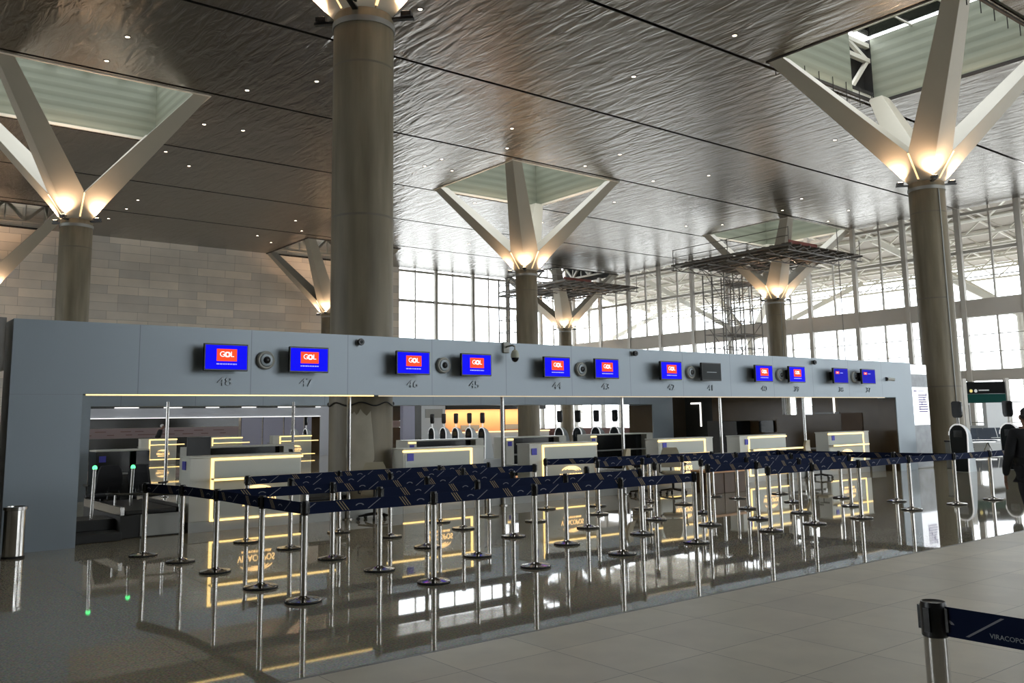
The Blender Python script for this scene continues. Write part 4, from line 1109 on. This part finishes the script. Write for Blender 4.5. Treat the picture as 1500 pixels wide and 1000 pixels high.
MB().box(12, 58, 1.55, 22.5, 58.2, 2.7).build('upper_band', 'endwall2', t)
pb = MB().box(12, 58, .95, 22.5, 58.2, 1.54).build('pink_band', 'pink', t)
MB().box(12, 58, 0, 22.5, 58.2, .94).build('lower_band', 'endwall2', t)
rnd = random.Random(8)
for r_ in range(2):
    x = 13.
    while x < 21.5:
        l_ = rnd.uniform(.3, 1.1); MB().box(x, 57.97, 1.12 + r_ * .2, x + l_, 57.995, 1.17 + r_ * .2).build('lettering_line', 'redtext', pb); x += l_ + rnd.uniform(.15, .9)
t = thing('lilac_partition', 'lilac glass partition panels far behind the second counter row', 'partition', (25, 58, 0))
for k in range(4): MB().box(22.7 + k * 1.5, 58, 0, 24.1 + k * 1.5, 58.1, 2.7).build('panel', 'lilac', t)
MB().box(28.7, 57.9, 0, 29.6, 58.3, 3.).build('dark_post', 'endwall2', t)
t = thing('back_hoarding', 'dark hoarding with pale stripe beside the thick column foot', 'hoarding', (32, 60, 0))
MB().box(30, 60, 1.75, 37, 60.2, 2.9).build('upper_band', 'endwall2', t)
MB().box(30, 60, 1.25, 37, 60.2, 1.74).build('pink_band', 'pink', t)
MB().box(30, 60, 0, 37, 60.2, 1.24).build('lower_band', 'endwall2', t)

# ------------------------------------------------------------------ scaffolds
def scaffold(name, label, x0, x1, y0, y1, z, towers, rail=True):
    t = thing('scaffold', label, 'scaffold', ((x0 + x1) / 2, (y0 + y1) / 2, 0))
    m_ = MB(); y = y0; k = 0; rnd = random.Random(4)
    while y < y1 - .1:
        if rnd.random() > .12: m_.box(x0 + rnd.uniform(0, .3), y, z, x1 - rnd.uniform(0, .3), y + .26, z + .05)
        y += .32; k += 1
    m_.build('deck_planks', 'plank', t)
    m_ = MB(); m_.box(x0 - .05, y0 - .03, z - .02, x0 + 3.2, y0, z + .2); m_.build('toe_board', 'redplank', t)
    for i in range(9):
        x = x0 + (x1 - x0) * i / 8
        MB().bar((x, y0 - .2, z - .08), (x, y1 + .2, z - .08), .09, .14).build('bearer', 'tube', t)
    for i in range(7):
        y = y0 + (y1 - y0) * i / 6
        mm = MB(); mm.bar((x0 - .2, y, z - .45), (x1 + .2, y, z - .45), .07)
        n_ = 10
        for q in range(n_):
            a = x0 + (x1 - x0) * q / n_; b = x0 + (x1 - x0) * (q + 1) / n_
            mm.bar((a, y, z - .45 if q % 2 else z - .12), (b, y, z - .12 if q % 2 else z - .45), .045)
        mm.build('lattice_beam', 'tube', t)
    for q, (px, py) in enumerate(((x0, y0), (x0, y1), (x1, y0), (x1, y1), (x0, (y0 + y1) / 2), (x1, (y0 + y1) / 2))):
        MB().tube([(px, py, z - .5), (px, py, z + 1.1)], .03, 6).build('guard_post', 'tube', t)
    for zz in (.5, 1.05):
        MB().tube([(x0, y0, z + zz), (x0, y1, z + zz)], .025, 6).build('guard_rail', 'tube', t)
    for (a0, a1, b0, b1, nx) in towers:
        xs = [a0 + (a1 - a0) * i / nx for i in range(nx + 1)]
        for x in xs:
            for yy in (b0, b1): MB().tube([(x, yy, 0), (x, yy, z - .5)], .055, 6).build('standard', 'tube', t)
        zz = .8; k = 0
        while zz < z - .5:
            mm = MB()
            for yy in (b0, b1): mm.bar((a0, yy, zz), (a1, yy, zz), .05)
            for x in xs: mm.bar((x, b0, zz), (x, b1, zz), .05)
            for i in range(nx):
                if (i + k) % 2 == 0: mm.bar((xs[i], b0, zz), (xs[i + 1], b0, zz + 1.), .04)
                else: mm.bar((xs[i + 1], b1, zz), (xs[i], b1, zz + 1.), .04)
            mm.build('lift', 'tube', t)
            if k % 4 == 3: MB().box(xs[nx // 2], b0, zz + .04, a1, b1, zz + .09).build('landing', 'plank', t)
            zz += 1.; k += 1
    return t
scaffold('E', 'scaffold with plank deck round the distant right column arms and a pipe tower', 49.9, 58.4, 34.0, 44.0, 12.9, [(53.4, 57.8, 42.2, 44.2, 4)])
scaffold('F', 'far scaffold with plank deck before the back window, slim pipe tower at left', 51., 60., 57.5, 66.8, 13.7, [(44.6, 45.7, 57.4, 58.5, 1)])

rp = MB().tube([(58.95, 36., .02), (58.9, 36., 15.28)], .035, 6).build('hoist_rope', 'tube'); tag(rp, 'dark hoist rope hanging from ceiling right of the scaffold deck', 'rope')

# ------------------------------------------------------------------ people
def skin_mesh(name, J, E_, mat_, parent, root=0, sub=2, closed=True):
    """J = {key: ((x, y, z), radius or (rx, ry))}; grows one continuous skin over the joints"""
    keys = list(J); idx = {k: i for i, k in enumerate(keys)}
    me = bpy.data.meshes.new(name); me.from_pydata([J[k][0] for k in keys], [(idx[a], idx[b]) for a, b in E_], [])
    o = bpy.data.objects.new(name, me); COL.objects.link(o)
    o.modifiers.new('skin', 'SKIN'); sm = o.modifiers.new('sub', 'SUBSURF'); sm.levels = sub; sm.render_levels = sub
    if not me.skin_vertices:
        bm = bmesh.new(); bm.from_mesh(me); bm.verts.layers.skin.verify(); bm.to_mesh(me); bm.free()
    for k in keys:
        r_ = J[k][1]; sv = me.skin_vertices[0].data[idx[k]]
        sv.radius = r_ if isinstance(r_, tuple) else (r_, r_); sv.use_root = (idx[k] == root)
    bpy.context.view_layer.update()
    m2 = bpy.data.meshes.new_from_object(o.evaluated_get(bpy.context.evaluated_depsgraph_get()))
    bpy.data.objects.remove(o); bpy.data.meshes.remove(me)
    m2.name = name; m2.materials.clear(); m2.materials.append(M[mat_]); m2.shade_smooth()
    o = bpy.data.objects.new(name, m2); COL.objects.link(o); o.parent = parent
    return o

def person(label, loc, rz, h=1.76, lean=0., stride=.16, cap=False):
    """walking figure facing +y in its own frame"""
    t = thing('person', label, 'person', loc, rz)
    s = h / 1.76
    def V(x, y, z):     # lean about the hip
        if z > .95:
            dz = z - .95; y, z = y + dz * math.sin(lean), .95 + dz * math.cos(lean)
        return (x * s, y * s, z * s)
    A = {}                                        # joints
    def limb(sd, k):
        st = stride * (1 if sd > 0 else -1)
        return {f'hip{k}': (V(sd * .10, 0, .92), .085 * s), f'thigh{k}': (V(sd * .105, st * .25 + .02, .72), .078 * s), f'knee{k}': (V(sd * .105, st * .55 + .02, .49), .056 * s),
                f'calf{k}': (V(sd * .105, st * .75 - .02, .32), .054 * s), f'ankle{k}': (V(sd * .105, st * .95 - .03, .09), .037 * s), f'toe{k}': (V(sd * .12, st * .95 + .15, .035), .032 * s)}
    A['pelvis'] = (V(0, 0, .96), (.14 * s, .105 * s)); A['waist'] = (V(0, 0, 1.10), (.13 * s, .095 * s)); A['chest'] = (V(0, .01, 1.30), (.155 * s, .11 * s)); A['upper'] = (V(0, 0, 1.42), (.13 * s, .09 * s))
    A['neck'] = (V(0, 0, 1.50), .056 * s); A['jaw'] = (V(0, .035, 1.575), (.058 * s, .07 * s)); A['head'] = (V(0, .02, 1.655), (.076 * s, .092 * s)); A['crown'] = (V(0, .005, 1.715), (.058 * s, .075 * s))
    E_ = [('pelvis', 'waist'), ('waist', 'chest'), ('chest', 'upper'), ('upper', 'neck'), ('neck', 'jaw'), ('jaw', 'head'), ('head', 'crown')]
    arms = {}
    for sd, k in ((-1, 'L'), (1, 'R')):
        A.update(limb(sd, k)); E_ += [('pelvis', f'hip{k}'), (f'hip{k}', f'thigh{k}'), (f'thigh{k}', f'knee{k}'), (f'knee{k}', f'calf{k}'), (f'calf{k}', f'ankle{k}'), (f'ankle{k}', f'toe{k}')]
        sw = -.5 * stride * sd
        arms[k] = {f'sh{k}': (V(sd * .185, 0, 1.42), .062 * s), f'up{k}': (V(sd * .235, sw * .3 - .02, 1.27), .05 * s), f'el{k}': (V(sd * .275, sw * .5 - .04, 1.11), .042 * s),
                   f'fo{k}': (V(sd * .275, sw * .9 + .02, .97), .036 * s), f'wr{k}': (V(sd * .255, sw * 1.2 + .07, .86), .026 * s), f'pa{k}': (V(sd * .25, sw * 1.3 + .09, .79), (.018 * s, .036 * s))}
        A.update(arms[k]); ks = list(arms[k]); E_ += [('upper', ks[0])] + list(zip(ks, ks[1:]))
        for q in range(4):
            y0 = .065 + .018 * q; l_ = (.075, .085, .08, .06)[q]
            b = V(sd * .248, sw * 1.3 + y0, .745); e1 = V(sd * .243, sw * 1.3 + y0 + .004, .745 - l_ * .5); e2 = V(sd * .232, sw * 1.3 + y0 + .008, .745 - l_)
            A[f'f{q}a{k}'] = (b, .010 * s); A[f'f{q}b{k}'] = (e1, .009 * s); A[f'f{q}c{k}'] = (e2, .008 * s)
            E_ += [(f'pa{k}', f'f{q}a{k}'), (f'f{q}a{k}', f'f{q}b{k}'), (f'f{q}b{k}', f'f{q}c{k}')]
        A[f'tha{k}'] = (V(sd * .24, sw * 1.3 + .13, .80), .011 * s); A[f'thb{k}'] = (V(sd * .232, sw * 1.3 + .145, .765), .009 * s)
        E_ += [(f'wr{k}', f'tha{k}'), (f'tha{k}', f'thb{k}')]
    A['nose'] = (V(0, .122, 1.625), .014 * s); E_.append(('head', 'nose'))
    body = skin_mesh('body', A, E_, 'skin', t, sub=2)
    # clothes: a jacket and trousers over the same joints, a little fuller
    g = lambda q, f=1.16, a=.012: (q[0], tuple(r_ * f + a for r_ in (q[1] if isinstance(q[1], tuple) else (q[1], q[1]))))
    Jk = {'hem': (V(0, -.0, .80), (.205 * s, .15 * s)), 'pelvis': (V(0, 0, .94), (.195 * s, .14 * s)), 'waist': g(A['waist'], 1.25, .02), 'chest': g(A['chest'], 1.15, .02), 'upper': g(A['upper'], 1.12), 'collar': (V(0, -.005, 1.49), .078 * s)}
    Ej = [('pelvis', 'hem'), ('pelvis', 'waist'), ('waist', 'chest'), ('chest', 'upper'), ('upper', 'collar')]
    for k in 'LR':
        for q in ('sh', 'up', 'el', 'fo'): Jk[q + k] = g(A[q + k], 1.25, .012)
        w = A['wr' + k]; Jk['cu' + k] = (w[0], .042 * s)
        Ej += [('upper', 'sh' + k), ('sh' + k, 'up' + k), ('up' + k, 'el' + k), ('el' + k, 'fo' + k), ('fo' + k, 'cu' + k)]
    skin_mesh('jacket', Jk, Ej, 'suit', t, root=1)
    Tr = {'pelvis': (V(0, 0, .95), (.155 * s, .118 * s))}; Et = []
    for k in 'LR':
        for q in ('hip', 'thigh', 'knee', 'calf'): Tr[q + k] = g(A[q + k], 1.2, .012)
        a = A['ankle' + k]; Tr['cf' + k] = ((a[0][0], a[0][1], a[0][2] - .02 * s), .065 * s)
        Et += [('pelvis', 'hip' + k), ('hip' + k, 'thigh' + k), ('thigh' + k, 'knee' + k), ('knee' + k, 'calf' + k), ('calf' + k, 'cf' + k)]
    skin_mesh('trousers', Tr, Et, 'trouser', t)
    for k in 'LR':
        a, b = Vector(A['ankle' + k][0]), Vector(A['toe' + k][0])
        Sh = {'heel': ((a.x, a.y - .045 * s, .043 * s), .042 * s), 'mid': (((a.x + b.x) / 2, (a.y + b.y) / 2, .042 * s), (.046 * s, .042 * s)), 'tip': ((b.x, b.y + .03 * s, .033 * s), (.042 * s, .03 * s))}
        skin_mesh('shoe', Sh, [('heel', 'mid'), ('mid', 'tip')], 'shoe', t)
    hc = Vector(V(0, -.012, 1.672))
    m_ = MB(); m_.ball(hc, .088 * s, .104 * s, .104 * s, 20, 14)
    keep = [q for q in m_.v]
    for i, q in enumerate(m_.v):          # hairline: lift the hair off the face
        dlt = q - hc
        if dlt.y > .03 * s and dlt.z < .035 * s: m_.v[i] = hc + Vector((dlt.x * .8, min(dlt.y, .05 * s) * .6, max(dlt.z, -.02 * s)))
        elif dlt.z < -.06 * s: m_.v[i] = hc + Vector((dlt.x * .8, dlt.y * .85, -.06 * s + (dlt.z + .06 * s) * .5))
    m_.build('cap' if cap else 'hair', 'cap' if cap else 'hair', t, local=True)
    for sd in (-1, 1):
        MB().ball(V(sd * .034, .098, 1.655), .013 * s, .010 * s, .009 * s, 10, 6).build('eye', 'eye', t, local=True)
        MB().ball(V(sd * .086, .01, 1.64), .012 * s, .022 * s, .034 * s, 10, 6).build('ear', 'skin', t, local=True)
    return t
person('person in dark clothes walking away, half cut by the right frame edge', (13.17, 5.38, 0), -.75, h=1.78, stride=.2)
person('distant person in dark clothes and white cap behind the far counters', (14.3, 48., 0), -1.9, h=1.8, lean=.35, stride=.1, cap=True)

# ------------------------------------------------------------------ daylight
W = bpy.data.worlds.new('overcast_sky'); SC.world = W; W.use_nodes = True
N, L = W.node_tree.nodes, W.node_tree.links
bg = N['Background']; bg.inputs['Color'].default_value = (.92, .96, 1.0, 1); bg.inputs['Strength'].default_value = 5.
def portal(name, loc, rot, sx, sy):
    ld = bpy.data.lights.new(name, 'AREA'); ld.shape = 'RECTANGLE'; ld.size = sx; ld.size_y = sy; ld.cycles.is_portal = True
    o = bpy.data.objects.new(name, ld); COL.objects.link(o); o.location = loc; o.rotation_euler = rot
portal('window_daylight', (XW + .8, (YB + YW) / 2, 8), (0, math.radians(90), 0), 15.5, YW - YB)
portal('window_daylight', ((40.85 + XW) / 2, YW + .8, 8), (math.radians(-90), 0, 0), XW - 40.85, 15.5)
portal('window_daylight', ((14 + XW) / 2, YB - .8, 8), (math.radians(90), 0, 0), XW - 14, 15.5)  # sampling portal for the added glazing behind the camera
portal('window_daylight', (XL - .8, 44, 8), (0, math.radians(-90), 0), 15.5, 48)  # sampling portal for the added glazing in the left wall
for i, j in ((0, 1), (1, 1), (2, 1), (0, 0), (1, 0)):
    portal('skylight_daylight', (CX[i], CY[j], 18.5), (0, 0, 0), 7.8, 7.5)

# ------------------------------------------------------------------ camera
cam = bpy.data.cameras.new('camera'); co = bpy.data.objects.new('camera', cam); COL.objects.link(co); SC.camera = co
f, py, yaw, pitch, roll = 1307.7, 430., .66643, .13913, -.016206
cam.sensor_fit = 'HORIZONTAL'; cam.sensor_width = 36; cam.lens = f / 1500 * 36; cam.shift_y = (py - 500) / 1500
cam.clip_start = .05; cam.clip_end = 1000
fw = Vector((math.sin(yaw) * math.cos(pitch), math.cos(yaw) * math.cos(pitch), math.sin(pitch)))
r0 = Vector((math.cos(yaw), -math.sin(yaw), 0)); u0 = r0.cross(fw)
r1 = r0 * math.cos(roll) + u0 * math.sin(roll); u1 = -r0 * math.sin(roll) + u0 * math.cos(roll)
mtx = Matrix((r1, u1, -fw)).transposed().to_4x4(); mtx.translation = (0, 0, 1.75); co.matrix_world = mtx

vs = SC.view_settings; vs.view_transform = 'Standard'; vs.look = 'None'; vs.gamma = 1; vs.use_curve_mapping = False; vs.exposure = .27
